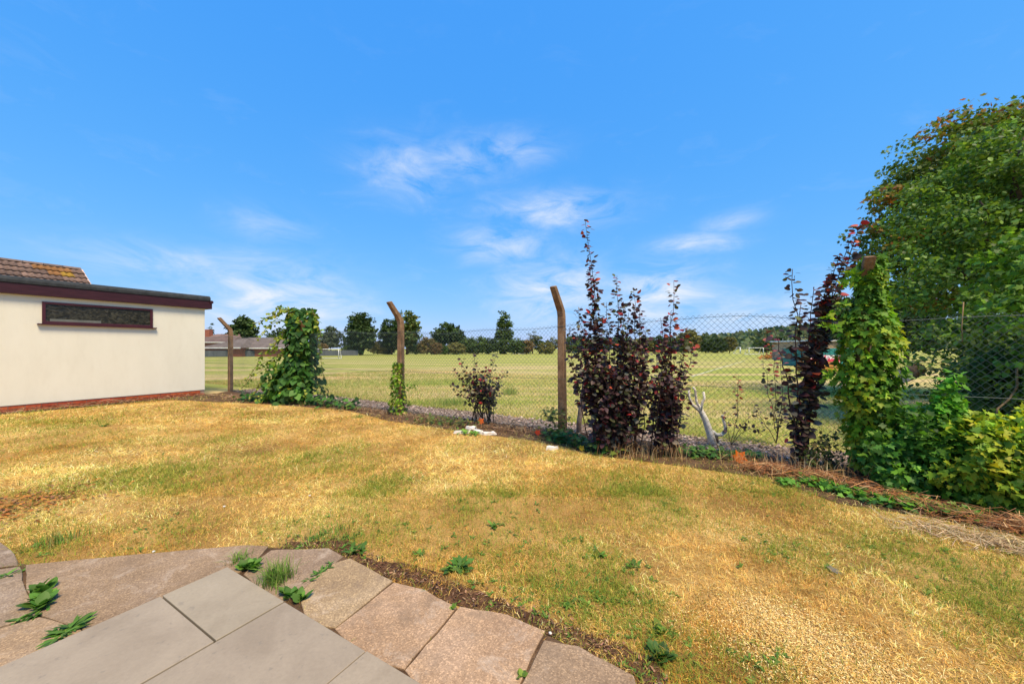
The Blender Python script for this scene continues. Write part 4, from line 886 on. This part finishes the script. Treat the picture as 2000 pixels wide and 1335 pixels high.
c0 = P(1762, 733, Yl); dl = (P(1790, 722, Yl+.7)-c0).normalized(); MB().tube([c0-dl*.004, c0+dl*.02], [.1, .103], 14).build('cut_face', M_CUT, lg)
MB().tube([Vector((c0.x+.16, c0.y+.35, LZ-.02)), Vector((c0.x+.16, c0.y+.35, c0.z-.08))], [.14, .11], 10).build('supporting_bole', M_BARK, lg, True)
def driftwood():
    for k, (px, py, w, a, lab) in enumerate([(905, 846, .15, .2, 'leftmost pale driftwood flake at the lawn edge'), (922, 838, .12, -.3, 'top pale driftwood flake behind the others'), (935, 846, .16, -.9, 'largest pale driftwood flake lying aslant'), (955, 849, .12, .1, 'rightmost pinkish driftwood flake by the small purple shrub'), (1078, 878, .09, .2, 'single pale wood flake near the tallest purple shrub')]):
        b = G(px, py); bm = bmesh.new(); n = 9
        ring = [(math.cos(2*math.pi*i/n)*w*random.uniform(.75, 1.15), math.sin(2*math.pi*i/n)*w*.33*random.uniform(.6, 1.3)) for i in range(n)]
        lo = [bm.verts.new((x, y, 0)) for x, y in ring]; hi = [bm.verts.new((x*.85, y*.8, .03+random.uniform(0, .025))) for x, y in ring]
        bm.faces.new(hi); bm.faces.new(list(reversed(lo)))
        for i in range(n): bm.faces.new((lo[i], lo[(i+1) % n], hi[(i+1) % n], hi[i]))
        me = bpy.data.meshes.new('driftwood'); bm.to_mesh(me); bm.free()
        o = setp(link('driftwood', me, M_PALEW, None, b+ZA*.006), lab, 'driftwood', 'pale driftwood at the lawn edge'); o.rotation_euler = (random.uniform(-.1, .2), 0, a)
driftwood()
def loose_leaf(px, py, size, col, label, dz=.05, n3=(.1, -.9, .45), yd=(.5, 0, .5)):
    p = G(px, py); tv, tt = MAPLE; x, y, z = frames(arr(*yd)[None], arr(*n3)[None]); R = Matrix((x[0], y[0], z[0])).transposed().to_4x4()
    me = tri_mesh('dead_leaf', tv*size, tt); me.materials.append(M_LEAFO); o = bpy.data.objects.new('dead_leaf', me); COL.objects.link(o); o.matrix_world = Matrix.Translation(p+ZA*dz) @ R; o.color = (*col, 1)
    setp(o, label, 'leaf', 'fallen coloured leaves')
loose_leaf(1438, 905, .16, (.75, .16, .01), 'big orange dead leaf caught at the fence foot', .03)
loose_leaf(936, 832, .11, (.6, .12, .02), 'orange leaf at the base of the small purple shrub', .06)
loose_leaf(1047, 855, .09, (.6, .06, .02), 'red leaf on the border left of the cranked post', .06)
loose_leaf(1133, 882, .07, (.7, .45, .03), 'yellow leaf below the tallest purple shrub', .03)
loose_leaf(1622, 1118, .07, (.22, .19, .15), 'grey dead leaf lying on the right lawn', .015, (0, -.2, 1), (1, .2, .05))

# ------------------------------------------------------------------ big trees behind the fence at the right
def limb_tree(name, label, base, top, limbs, r0, cat='tree'):
    t = thing(name, label, cat, base); MB().tube([tuple(q) for q in shoot(np.array(base), np.array(top), (.03, 0, 0), 9, .01)], list(np.linspace(r0, r0*.35, 9)), 9).build('trunk', M_BARK, t, True)
    for (f, e) in limbs:
        s = np.array(base)*(1-f)+np.array(top)*f; MB().tube([tuple(q) for q in shoot(s, np.array(e), (0, 0, .08), 8, .02)], list(np.linspace(r0*.38, r0*.08, 8)), 6).build('limb', M_BARK, t, True)
    return t
def crown(ells, n, clumps, cr, surf=.3):
    vol = np.array([e[3]*e[4]*e[5] for e in ells])**.75; k = rng.choice(len(ells), clumps, p=vol/vol.sum()); E = np.array(ells)[k]
    d = unit(rng.standard_normal((clumps, 3))); cc = E[:, :3]+d*E[:, 3:]*(rng.random((clumps, 1))**surf)*.95; j = rng.choice(clumps, n); dd = rng.standard_normal((n, 3)); dd[:, 2] = np.abs(dd[:, 2])*.9-.25; dd = unit(dd)
    pos = cc[j]+dd*cr*arr(1, 1, .7)*(.65+.7*rng.random(clumps))[j][:, None]*rng.random((n, 1))**.33; outw = unit(pos-E[j][:, :3]); return pos, unit(outw+dd*.6), j, (rng.random(clumps))
def leafy(t, name, ells, n, clumps, cr, tpl, size, cols, mat=None, surf=.3, tint=None, zmin=.0):
    pos, nrm, j, cb = crown(ells, n, clumps, cr, surf); pos[:, 2] = np.maximum(pos[:, 2], zmin+.1*rng.random(n)); yd = unit(nrm*.5+.6*rng.standard_normal((n, 3))+arr(0, 0, -.35)); nd = unit(nrm*.4+arr(0, 0, .7)+.45*rng.standard_normal((n, 3)))
    col = pal(cols, n)*(.7+.6*cb[j])[:, None]
    if tint is not None:
        m = (cb[j] > tint[0]) & (rng.random(n) < .6); col[m] = pal(tint[1], int(m.sum()))
    foliage(name, tpl, pos, yd, nd, size*(.6+.7*rng.random(n)), np.clip(col, .004, 1), mat or M_LEAF, t)
t = limb_tree('maple_tree', 'tall field maple with bronze tinted top behind the holly at the right', Vector((12.3, 9.8, LZ)), Vector((12.1, 9.6, 5.4)), [(.3, (9.6, 9.2, 4.2)), (.45, (10.6, 9, 5.4)), (.4, (13.5, 9.5, 5)), (.6, (11.7, 9.2, 6.2)), (.35, (10.4, 10.2, 3.6)), (.7, (12.8, 9.6, 6.3))], .2)
leafy(t, 'crown', [(12.2, 9.6, 4.7, 2.9, 2.2, 2.6), (11.2, 9.4, 5.0, 1.75, 1.4, 1.5), (12.5, 9.5, 6.4, 1.7, 1.3, 1.25), (11.0, 9.4, 3.6, 1.75, 1.7, 1.7), (11.7, 9.6, 6.0, 1.6, 1.6, 1.3), (14, 9.6, 5.6, 2.6, 2, 2.4)], 52000, 680, .42, MAPLE, .09, [(.12, .18, .03), (.155, .22, .036), (.10, .155, .028)], None, .28, (.74, [(.28, .17, .04), (.3, .11, .035), (.22, .19, .04)]), .3)
t = limb_tree('holly_tree', 'broad glossy green tree filling the right edge behind the wire', Vector((8.9, 6.6, LZ)), Vector((8.8, 6.5, 4.2)), [(.2, (7.2, 6, 2.6)), (.35, (7.3, 5.8, 3.6)), (.5, (8, 5.8, 4.6)), (.3, (10.2, 6.2, 3.4)), (.15, (7.2, 5.4, 1.2)), (.6, (9.2, 6, 5.1))], .16)
leafy(t, 'crown', [(8.75, 6.3, 3.1, 2.15, 1.5, 1.9), (7.6, 6.0, 2.2, 1.25, 1.1, 1.5), (8.0, 5.5, 1.3, 1.5, .9, 1.2), (9.2, 6.3, 4.2, 1.6, 1.3, 1.25), (7.0, 5.5, .8, 1.0, .6, .9), (8.6, 5.3, .9, 1.3, .6, 1.0), (10.6, 6.2, 3.2, 2, 1.5, 2.4)], 72000, 700, .33, OVAL, .07, [(.10, .19, .03), (.145, .25, .036), (.075, .15, .026), (.21, .32, .05)], leaf_mat('glossy_leaf', 'attr', .5, .34, .28), .28, None, .05)
t = limb_tree('ivy_branch_tree', 'lobed leaved branches hanging over the fence at the far right', Vector((6.6, 4.2, LZ)), Vector((6.4, 4.3, 2.8)), [(.4, (5.6, 4.0, 2.0)), (.6, (5.7, 4.0, 2.5)), (.3, (5.5, 3.9, 1.3))], .07)
leafy(t, 'crown', [(6.2, 4.3, 2.1, .75, .5, .7), (5.75, 4.1, 1.75, .5, .35, .35), (6.3, 4.3, 1.0, .6, .4, .8)], 3600, 90, .22, MAPLE, .065, [(.13, .26, .03), (.19, .34, .04), (.09, .19, .03)], None, .4, None, .05)
MB().tube([P(1882, 590, 4.3), P(1878, 640, 4.2), P(1880, 668, 4.2)], [.006, .005, .004], 5).build('hanging_stem', M_VINE, t, True)
MB().tube([P(1985, 715, 4.4), P(1986, 755, 4.4), P(1970, 780, 4.3), P(1948, 798, 4.2), P(1944, 815, 4.2)], [.012, .012, .01, .01, .008], 5).build('hanging_stem', M_VINE, t, True)

# ------------------------------------------------------------------ far side of the field
GREEN_D = [(.04, .07, .022), (.052, .086, .026), (.065, .105, .03)]; GREEN_M = [(.08, .125, .03), (.10, .15, .034), (.062, .10, .026)]; OLIVE = [(.18, .17, .045), (.14, .14, .04), (.21, .18, .06)]; GREY_G = [(.09, .115, .065), (.115, .14, .085)]; RUSTY = [(.2, .12, .05), (.15, .13, .045), (.23, .145, .065)]
def far_tree(name, label, px, half, top, Y, cols, kind='round', base=None, n=1500, cat='tree'):
    x = (px-1000)*Y/FPX; rx = half*Y/FPX; zt = CAM_H+(HY-top)*Y/FPX; z0 = LZ; t = thing(name, label, cat, Vector((x, Y, z0)), 'trees across the field'); h = zt-z0
    MB().tube([(x, Y, z0), (x+.05*rx, Y, z0+h*.4), (x, Y, z0+h*.8)], [max(.1, h*.03), h*.02, h*.006], 7).build('trunk', M_BARK, t, True)
    if kind == 'round': E = [(x, Y, z0+h*.58, rx*.92, rx*.85, h*.40), (x-.35*rx, Y, z0+h*.45, rx*.6, rx*.6, h*.32), (x+.35*rx, Y, z0+h*.48, rx*.6, rx*.6, h*.33)]
    elif kind == 'egg': E = [(x, Y, z0+h*.53, rx*.9, rx*.9, h*.45), (x, Y, z0+h*.4, rx*.8, rx*.8, h*.38)]
    elif kind == 'spread': E = [(x, Y, z0+h*.68, rx*.7, rx*.7, h*.3), (x-.45*rx, Y, z0+h*.5, rx*.5, rx*.6, h*.3), (x+.45*rx, Y, z0+h*.5, rx*.5, rx*.6, h*.3)]
    elif kind == 'poplar': E = [(x, Y, z0+h*.55, rx*.6, rx*.6, h*.42), (x-.3*rx, Y, z0+h*.42, rx*.5, rx*.5, h*.36), (x+.55*rx, Y, z0+h*.42, rx*.35, rx*.4, h*.36), (x, Y, z0+h*.84, rx*.28, rx*.28, h*.14), (x, Y, z0+h*.2, rx*.8, rx*.7, h*.2)]
    elif kind == 'cone': E = [(x, Y, z0+h*f, rx*(1.05-f), rx*(1.05-f), h*.12) for f in (.15, .3, .45, .6, .75, .9)]
    elif kind == 'cedar': E = [(x+dx*rx, Y, z0+h*f, rx*w, rx*w, h*.055) for f, w, dx in ((.35, .8, 0), (.5, .85, -.1), (.62, .7, .15), (.74, .6, -.25), (.76, .4, .45), (.87, .45, .1), (.96, .3, -.05))]
    else: E = [(x, Y, z0+h*.5, rx, rx*.8, h*.47), (x-.5*rx, Y, z0+h*.42, rx*.55, rx*.6, h*.4), (x+.5*rx, Y, z0+h*.45, rx*.55, rx*.6, h*.42)]
    cr = max(.25, min(rx, h*.5)*.26); sz = max(.16, min(rx, h*.4)*.13)*(70/Y if False else 1)
    leafy(t, 'crown', E, int(n*1.9), max(40, n//12), cr, CARD, sz*1.35, cols, M_FAR, .3, None, .05)
far_tree('evergreen_tree', 'dark egg shaped evergreen tree across the field, leftmost of the tall ones', 704, 29, 607, 74, GREEN_D, 'egg', n=3200)
far_tree('broadleaf_tree', 'darker rounded tree half hidden behind the thin ivy post', 765, 24, 622, 80, GREEN_D, 'round', n=2000)
far_tree('broadleaf_tree', 'lighter tall round tree just right of the thin ivy post top', 795, 27, 603, 82, GREEN_M+OLIVE[:1], 'round', n=2400)
far_tree('broadleaf_tree', 'wide flat topped dark tree above the hedge', 876, 32, 631, 88, GREEN_D, 'spread', n=2600)
far_tree('poplar_tree', 'tall pointed poplar across the field', 984, 19, 602, 88, GREEN_M, 'poplar', n=2600)
far_tree('thin_tree', 'sparse pale tree right of the far white goal', 1040, 14, 644, 92, OLIVE+GREY_G, 'round', n=420)
far_tree('broadleaf_tree', 'small green tree between sparse tree and cranked post', 1053, 13, 654, 93, GREEN_M, 'round', n=800)
far_tree('broadleaf_tree', 'greyish small tree close left of the cranked post', 1078, 14, 656, 92, GREY_G+OLIVE, 'round', n=800)
far_tree('cedar_tree', 'layered dark cedar above the bungalow roof', 476, 29, 622, 78, GREEN_D, 'cedar', n=2200)
far_tree('cedar_tree', 'grey green cedar left of the egg shaped evergreen', 645, 27, 642, 84, GREY_G, 'cedar', n=1600)
far_tree('conifer_tree', 'pointed conifer beside the garage corner', 413, 11, 629, 84, GREEN_D, 'cone', n=1200)
far_tree('conifer_tree', 'broad dark conifer behind the big leaved climber', 545, 26, 640, 82, GREEN_D, 'round', n=1400)
far_tree('conifer_tree', 'thin dark conifer spike left of the evergreen', 672, 5, 652, 80, GREEN_D, 'cone', n=500)
HB = [(622, 16, 668, RUSTY, 'brown bush right of the big leaved climber'), (690, 18, 668, GREEN_M, 'low bush left of the evergreen foot'), (738, 18, 663, OLIVE, 'olive bush between the evergreen and next tree'), (757, 14, 672, GREY_G, 'low grey bush by the thin ivy post'), (812, 18, 664, GREEN_M, 'green hedge bush right of the thin ivy post'),
      (834, 17, 657, OLIVE+RUSTY, 'olive brown hedge bush left of the flat topped tree'), (852, 14, 668, RUSTY, 'rusty hedge bush under the flat topped tree'), (868, 9, 674, [(.09, .16, .03)], 'small round bright green bush in the hedge'), (890, 18, 668, OLIVE, 'olive hedge bush under the flat topped tree right side'),
      (910, 20, 659, GREEN_M, 'green hedge bush left of the tallest hedge bush'), (932, 22, 655, GREEN_M, 'tallest rounded green hedge bush'), (955, 18, 658, GREEN_D, 'dark hedge bush left of the poplar'), (1010, 16, 660, GREEN_M, 'green bush right of the poplar foot'), (1028, 14, 662, RUSTY, 'brownish bush behind the far goal'), (1066, 16, 668, OLIVE, 'low olive bush left of the cranked post'),
      (1125, 26, 652, GREEN_M, 'green bush behind the tallest purple shrub left side'), (1170, 24, 655, GREEN_D, 'dark bush behind the tallest purple shrub'), (1215, 22, 652, GREEN_M, 'green bush behind the tallest purple shrub right side'), (1255, 22, 656, OLIVE, 'olive bush between the two purple shrubs'), (1285, 16, 654, GREEN_D, 'dark tree behind the slim purple shrub'),
      (1320, 16, 660, GREEN_M, 'green bush right of the slim purple shrub'), (1345, 20, 641, OLIVE, 'tall tan green tree right of the slim purple shrub'), (1378, 18, 656, GREEN_D, 'dark green bush right of the tan tree'), (1402, 16, 656, GREEN_D, 'second dark green bush right of the tan tree'), (1425, 13, 654, OLIVE, 'pale olive tree left of the right hand goals'), (1490, 18, 660, GREEN_M, 'green bush above the right hand goals'), (1520, 16, 655, GREEN_D, 'dark tree behind the red sapling')]
for px, hw_, top, cols, lab in HB:
    far_tree('hedge_bush' if 'bush' in lab else 'broadleaf_tree', lab, px, hw_, top, (76+(px-620)*.022+random.uniform(0, 4)) if px < 1100 else 108, cols, 'bush', n=int(1500+hw_*60), cat='bush' if 'bush' in lab else 'tree')
far_tree('broadleaf_tree', 'dark green tree beyond the leggy purple shrub top', 1640, 34, 572, 42, GREEN_M+GREEN_D, 'round', n=3000)
far_tree('broadleaf_tree', 'tree seen through the wire below the maple', 1770, 60, 560, 36, GREEN_D, 'round', n=2600)

# wooded hill on the skyline
def hill():
    nx, ny = 110, 26; V = []; F = []
    for j in range(ny):
        for i in range(nx):
            u, v = i/(nx-1), j/(ny-1); px = 1240+u*760; Y = 620+v*260; ridge = np.interp(px, [1240, 1300, 1400, 1450, 1500, 1560, 1640, 1750, 2000], [0, 10, 20, 25, 32, 40, 48, 46, 34])
            z = ridge*Y/FPX*math.sin(min(1, v*1.5)*math.pi/2)*(720/Y)
            z += 7*float(fbm(px*.09, v*9, 1))*min(1, v*5); V.append(((px-1000)*Y/FPX, Y, z-1))
    F = [(j*nx+i, j*nx+i+1, (j+1)*nx+i+1, (j+1)*nx+i) for j in range(ny-1) for i in range(nx-1)]
    return setp(link('hill', poly_mesh('hill', V, F, True), noisy('wooded_hill', [(.3, (.07, .10, .055)), (.5, (.11, .145, .065)), (.7, (.17, .18, .08))], .06, 1, .8, .12, 'World', spec=.05, bdist=3)), kind='structure')
hl = hill()
def hill_wood():
    me = hl.data; co = np.array([v.co[:] for v in me.vertices]); k = rng.choice(len(co), 5000); pos = co[k]+rng.standard_normal((5000, 3))*arr(5, 5, 1.5)+arr(0, 0, 2)
    return foliage('hill_woodland', CARD, pos, unit(rng.standard_normal((5000, 3))+arr(0, 0, .8)), unit(rng.standard_normal((5000, 3))+arr(0, -.8, .6)), 6+5*rng.random(5000), pal([(.06, .10, .055), (.09, .14, .06), (.14, .175, .07), (.17, .18, .08)], 5000), M_FAR)
setp(hill_wood(), 'distant mixed woodland covering the hill on the skyline', 'woodland', kind='stuff')

# far houses, grey panel fence
M_ROOFR = noisy('weathered_red_tiles', [(.3, (.13, .085, .075)), (.7, (.23, .16, .145))], .9, .95, .4, 3, 'World', spec=.1)
M_ROOFG = noisy('brown_grey_tiles', [(.3, (.12, .095, .085)), (.7, (.22, .18, .165))], .9, .95, .4, 3, 'World', spec=.1)
M_WHITE = plain('white_paint', (.75, .75, .74), .5); M_RBRICK = noisy('far_brick', [(.3, (.25, .08, .05)), (.7, (.36, .13, .08))], 2, .95)
def hip_house(name, label, px0, px1, ridge0, ridge1, eave_y, ridge_y, Y, mat, depth=8):
    e = CAM_H-(eave_y-HY)*Y/FPX; r = CAM_H-(ridge_y-HY)*(Y+depth/2)/FPX; x0, x1, rx0, rx1 = ((p-1000)*Y/FPX for p in (px0, px1, ridge0, ridge1)); t = thing(name, label, 'house', Vector(((x0+x1)/2, Y+depth/2, LZ)), 'houses across the field')
    rf_ = MB().add([(x0, Y, e), (x1, Y, e), (x1, Y+depth, e), (x0, Y+depth, e), (rx0, Y+depth/2, r), (rx1, Y+depth/2, r)], [(0, 1, 5, 4), (1, 2, 5), (2, 3, 4, 5), (3, 0, 4), (3, 2, 1, 0)]).build('roof', mat, t)
    MB().box(((x0+x1)/2, Y+depth/2, (e+LZ)/2), XA, YA, ZA, (x1-x0)/2-.45, depth/2-.45, (e-LZ)/2-.01).build('wall', M_RBRICK, t)
    MB().box(((x0+x1)/2, Y-.04, e-.02), XA, YA, ZA, (x1-x0)/2, .05, .09).build('gutter', M_WHITE, t); return t, rf_
hip_house('bungalow', 'wide bungalow with hipped brown tile roof left of the big leaved climber', 452, 562, 452, 532, 679.5, 659, 62, M_ROOFG)
hip_house('bungalow', 'bungalow with brown hipped roof behind the first cranked post', 385, 470, 440, 452, 679, 660, 60, M_ROOFG)
hh, hr = hip_house('red_house', 'house with reddish roof and chimney at the garage corner', 360, 452, 392, 442, 668, 652, 72, M_ROOFR)
MB().box(P(408, 652, 75), XA, YA, ZA, .45, .45, .9).build('chimney', M_RBRICK, hr)
M_PANEL = noisy('grey_fence_panel', [(.3, (.075, .085, .1)), (.7, (.14, .155, .175))], 3, .9, .6, 12, 'World', spec=.15, stretch=(1, 1, .1))
pf = thing('panel_fence', 'grey boarded panel fence along the far left side of the field', 'fence', P(545, 697, 53))
A0 = G(330, 697.6); A1 = G(700, 693.6); nP = 20; dP = (A1-A0)/nP
for k in range(nP):
    a = A0+dP*k; h = .98+random.uniform(-.02, .02); uu = dP.normalized(); vv = Vector((-uu.y, uu.x, 0)); mb = MB()
    nb = 12
    for q in range(nb): mb.box(a+dP*((q+.5)/nb*.94+.03)+ZA*(h/2)+vv*(.018 if q % 2 else 0), uu, vv, ZA, dP.length*.94/nb/2*1.02, .012, h/2)
    mb.build('fence_panel', M_PANEL, pf); MB().box(a+ZA*(h/2+.04), uu, vv, ZA, .05, .05, h/2+.05).build('fence_post', M_PANEL, pf)

# goals
def goal(label, px, py, wpx, hpx, dep=1.0, yaw=0., bar=.05):
    b = G(px, py); k = b.y/FPX; w, h = wpx*k, hpx*k; t = thing('football_goal', label, 'goal', b, 'white football goals on the field'); R = Matrix.Rotation(yaw, 3, 'Z'); T = lambda x, y, z: b+R @ Vector((x, y, z))
    for s in (-1, 1):
        MB().tube([T(s*w/2, 0, 0), T(s*w/2, 0, h)], bar, 8).build('post', M_WHITE, t, True); MB().tube([T(s*w/2, 0, h), T(s*w/2, dep*.5, h), T(s*w/2, dep, 0), T(s*w/2, 0, .03)], bar*.7, 6).build('side_frame', M_WHITE, t, True)
    MB().tube([T(-w/2, 0, h), T(w/2, 0, h)], bar, 8).build('crossbar', M_WHITE, t, True); MB().tube([T(-w/2, dep, .04), T(w/2, dep, .04)], bar*.8, 6).build('ground_bar', M_WHITE, t, True); MB().tube([T(-w/2, dep*.5, h), T(w/2, dep*.5, h)], bar*.6, 6).build('back_bar', M_WHITE, t, True); return t
g1 = goal('nearest white goal right of the big leaved climber', 638, 700.3, 46, 18.6, .9, .05, .045)
goal('small white goal below the poplar', 1016, 691.2, 23, 11.6, 1.6, .25, .075)
goal('white goal leftmost of the right hand pair', 1446, 690.2, 9, 12, 1.5, .9, .07)
goal('wider white goal of the right hand pair', 1477, 692, 30, 13, 1.4, .1, .07)
for (x0, y0, x1, y1) in ((1350, 735, 1455, 704), (1150, 690, 1440, 691)):
    a, b = G(x0, y0, LZ-.008), G(x1, y1, LZ-.008); d = (b-a).normalized(); w = Vector((-d.y, d.x, 0))*.05
    setp(link('touchline_marking', poly_mesh('touchline_marking', [a-w, b-w, b+w, a+w], [(0, 1, 2, 3)]), noisy('worn_line_paint', [(.35, (.3, .29, .12)), (.6, (.55, .55, .45))], 3, .95, 0, coord='World')), kind='structure')

# compound at the right: grey hoarding, teal container with banner, orange pallets, low building
M_HOARD = noisy('grey_hoarding', [(.3, (.27, .3, .34)), (.7, (.36, .39, .43))], 2, .6, .1, spec=.3)
hd = thing('hoarding', 'grey sheet hoarding running back behind the leggy purple shrub', 'hoarding', G(1540, 710))
h0, h1 = G(1562, 713), G(1518, 696)
for k in range(8):
    a = h0.lerp(h1, k/8); b = h0.lerp(h1, (k+1)/8); uu = (b-a).normalized(); vv = Vector((-uu.y, uu.x, 0)); MB().box((a+b)/2+ZA*.62, uu, vv, ZA, (b-a).length/2-.03, .02, .62).build('hoarding_panel', M_HOARD, hd, bevel=.01)
    MB().box(a+ZA*.66, uu, vv, ZA, .03, .05, .66).build('upright', plain('galvanised_steel', (.4, .42, .44), .4) if k == 0 else MATS['galvanised_steel'], hd)
Yc = 28.0
def cpx(x, y, Y=Yc): return P(x, y, Y)
ct = thing('storage_container', 'teal storage container with red and white banner behind the ivy clad post', 'container', G(1620, 715))
M_TEAL = noisy('teal_sheet', [(.3, (.02, .16, .15)), (.7, (.04, .24, .22))], 2, .5, .1, spec=.3)
MB().box((cpx(1628, 0).x, Yc+1.3, .62), XA, YA, ZA, 2.05, 1.25, .68).build('container_body', M_TEAL, ct, bevel=.03)
for k in range(12): MB().box((cpx(1628, 0).x-1.9+k*.345, Yc+.035, .62), XA, YA, ZA, .06, .018, .62).build('rib', M_TEAL, ct)
def banner_mat():
    m, N, L, B = new_mat('printed_banner'); tc = N.new('ShaderNodeTexCoord'); f = nodes_noise(N, L, tc.outputs['Object'], 2.6, 2, .5, .8); f2 = nodes_noise(N, L, tc.outputs['Object'], 4.1, 1, .5)
    c = nodes_ramp(N, L, f, [(.40, (.62, .03, .08)), (.46, (.62, .03, .08)), (.48, (.75, .73, .75)), (.58, (.75, .73, .75)), (.6, (.45, .05, .2)), (.7, (.25, .2, .5))]); L.new(c, B.inputs['Base Color']); B.inputs['Roughness'].default_value = .6; return m
MB().box((cpx(1612, 0).x, Yc-.02, CAM_H-(701-HY)*Yc/FPX), XA, YA, ZA, 1.15, .012, .3).build('banner', banner_mat(), ct)
MB().box((cpx(1596, 0).x, Yc-.02, CAM_H-(688.5-HY)*Yc/FPX), XA, YA, ZA, .2, .012, .17).build('sign_board', noisy('green_logo_board', [(.46, (.03, .35, .08)), (.54, (.7, .75, .68))], 3, .6, 0), ct)
def pallets():
    Y = 21.5; M_OR = noisy('orange_pine', [(.3, (.42, .17, .045)), (.7, (.6, .28, .085))], 4, .85, .2, spec=.15)
    for k in range(4):
        z0 = LZ+.02+k*.15; lab = ('bottom', 'second', 'third', 'topmost')[k]+' orange timber pallet of the stack left of the ivy clad post'; c = P(1596, 720, Y); t = thing('pallet', lab, 'pallet', Vector((c.x, Y, z0)), 'stacked orange pallets'); ang = random.uniform(-.08, .08); ux = Vector((math.cos(ang), math.sin(ang), 0)); uy = Vector((-ux.y, ux.x, 0)); c = Vector((c.x, Y, 0))
        for q in range(3): MB().box(c+uy*(q-1)*.45+ZA*(z0+.055), ux, uy, ZA, .85, .05, .043).build('bearer', M_OR, t)
        for q in range(8): MB().box(c+ux*(q-3.5)*.225+ZA*(z0+.112), ux, uy, ZA, .07, .5, .011).build('deck_board', M_OR, t)
    c = P(1480, 696, 50); mo = thing('soil_heap', 'orange brown heap of timber offcuts in front of the wider goal', 'heap', Vector((c.x+.2, 48, LZ)))
    for k in range(26):
        a = random.uniform(0, 3.1); MB().box(Vector((c.x+.2+random.gauss(0, .5), 48+random.gauss(0, .3), LZ+.1+abs(random.gauss(0, .22)))), Vector((math.cos(a), .2, math.sin(a)*.5)).normalized(), Vector((0, 1, 0)), Vector((-math.sin(a)*.5, 0, 1)).normalized(), random.uniform(.2, .5), .08, .05).build('offcut', M_OR, mo)
pallets()
lb = thing('low_building', 'low building with pale roof behind the teal container', 'building', G(1640, 702)); Yb = 40
MB().box(((1650-1000)*Yb/FPX, Yb+3, 1.0), XA, YA, ZA, 3.6, 3, 1.05).build('wall', noisy('tan_wall', [(.3, (.36, .25, .16)), (.7, (.5, .37, .25))], 2, .9), lb)
MB().box(((1650-1000)*Yb/FPX, Yb+3, 2.13), XA, YA, ZA, 3.8, 3.2, .08).build('roof', M_WHITE, lb)
for k, x in enumerate((1529, 1539, 1546, 1553)):
    b = G(x, 692.5-.6*k); setp(MB().tube([Vector((b.x, b.y, LZ)), Vector((b.x, b.y, 3.4))], .05, 6).build('steel_pole', MATS['galvanised_steel']), ('leftmost', 'second', 'third', 'rightmost')[k]+' of four steel poles behind the grey hoarding', 'pole', 'steel poles behind the hoarding')
print('objects', len(bpy.data.objects))
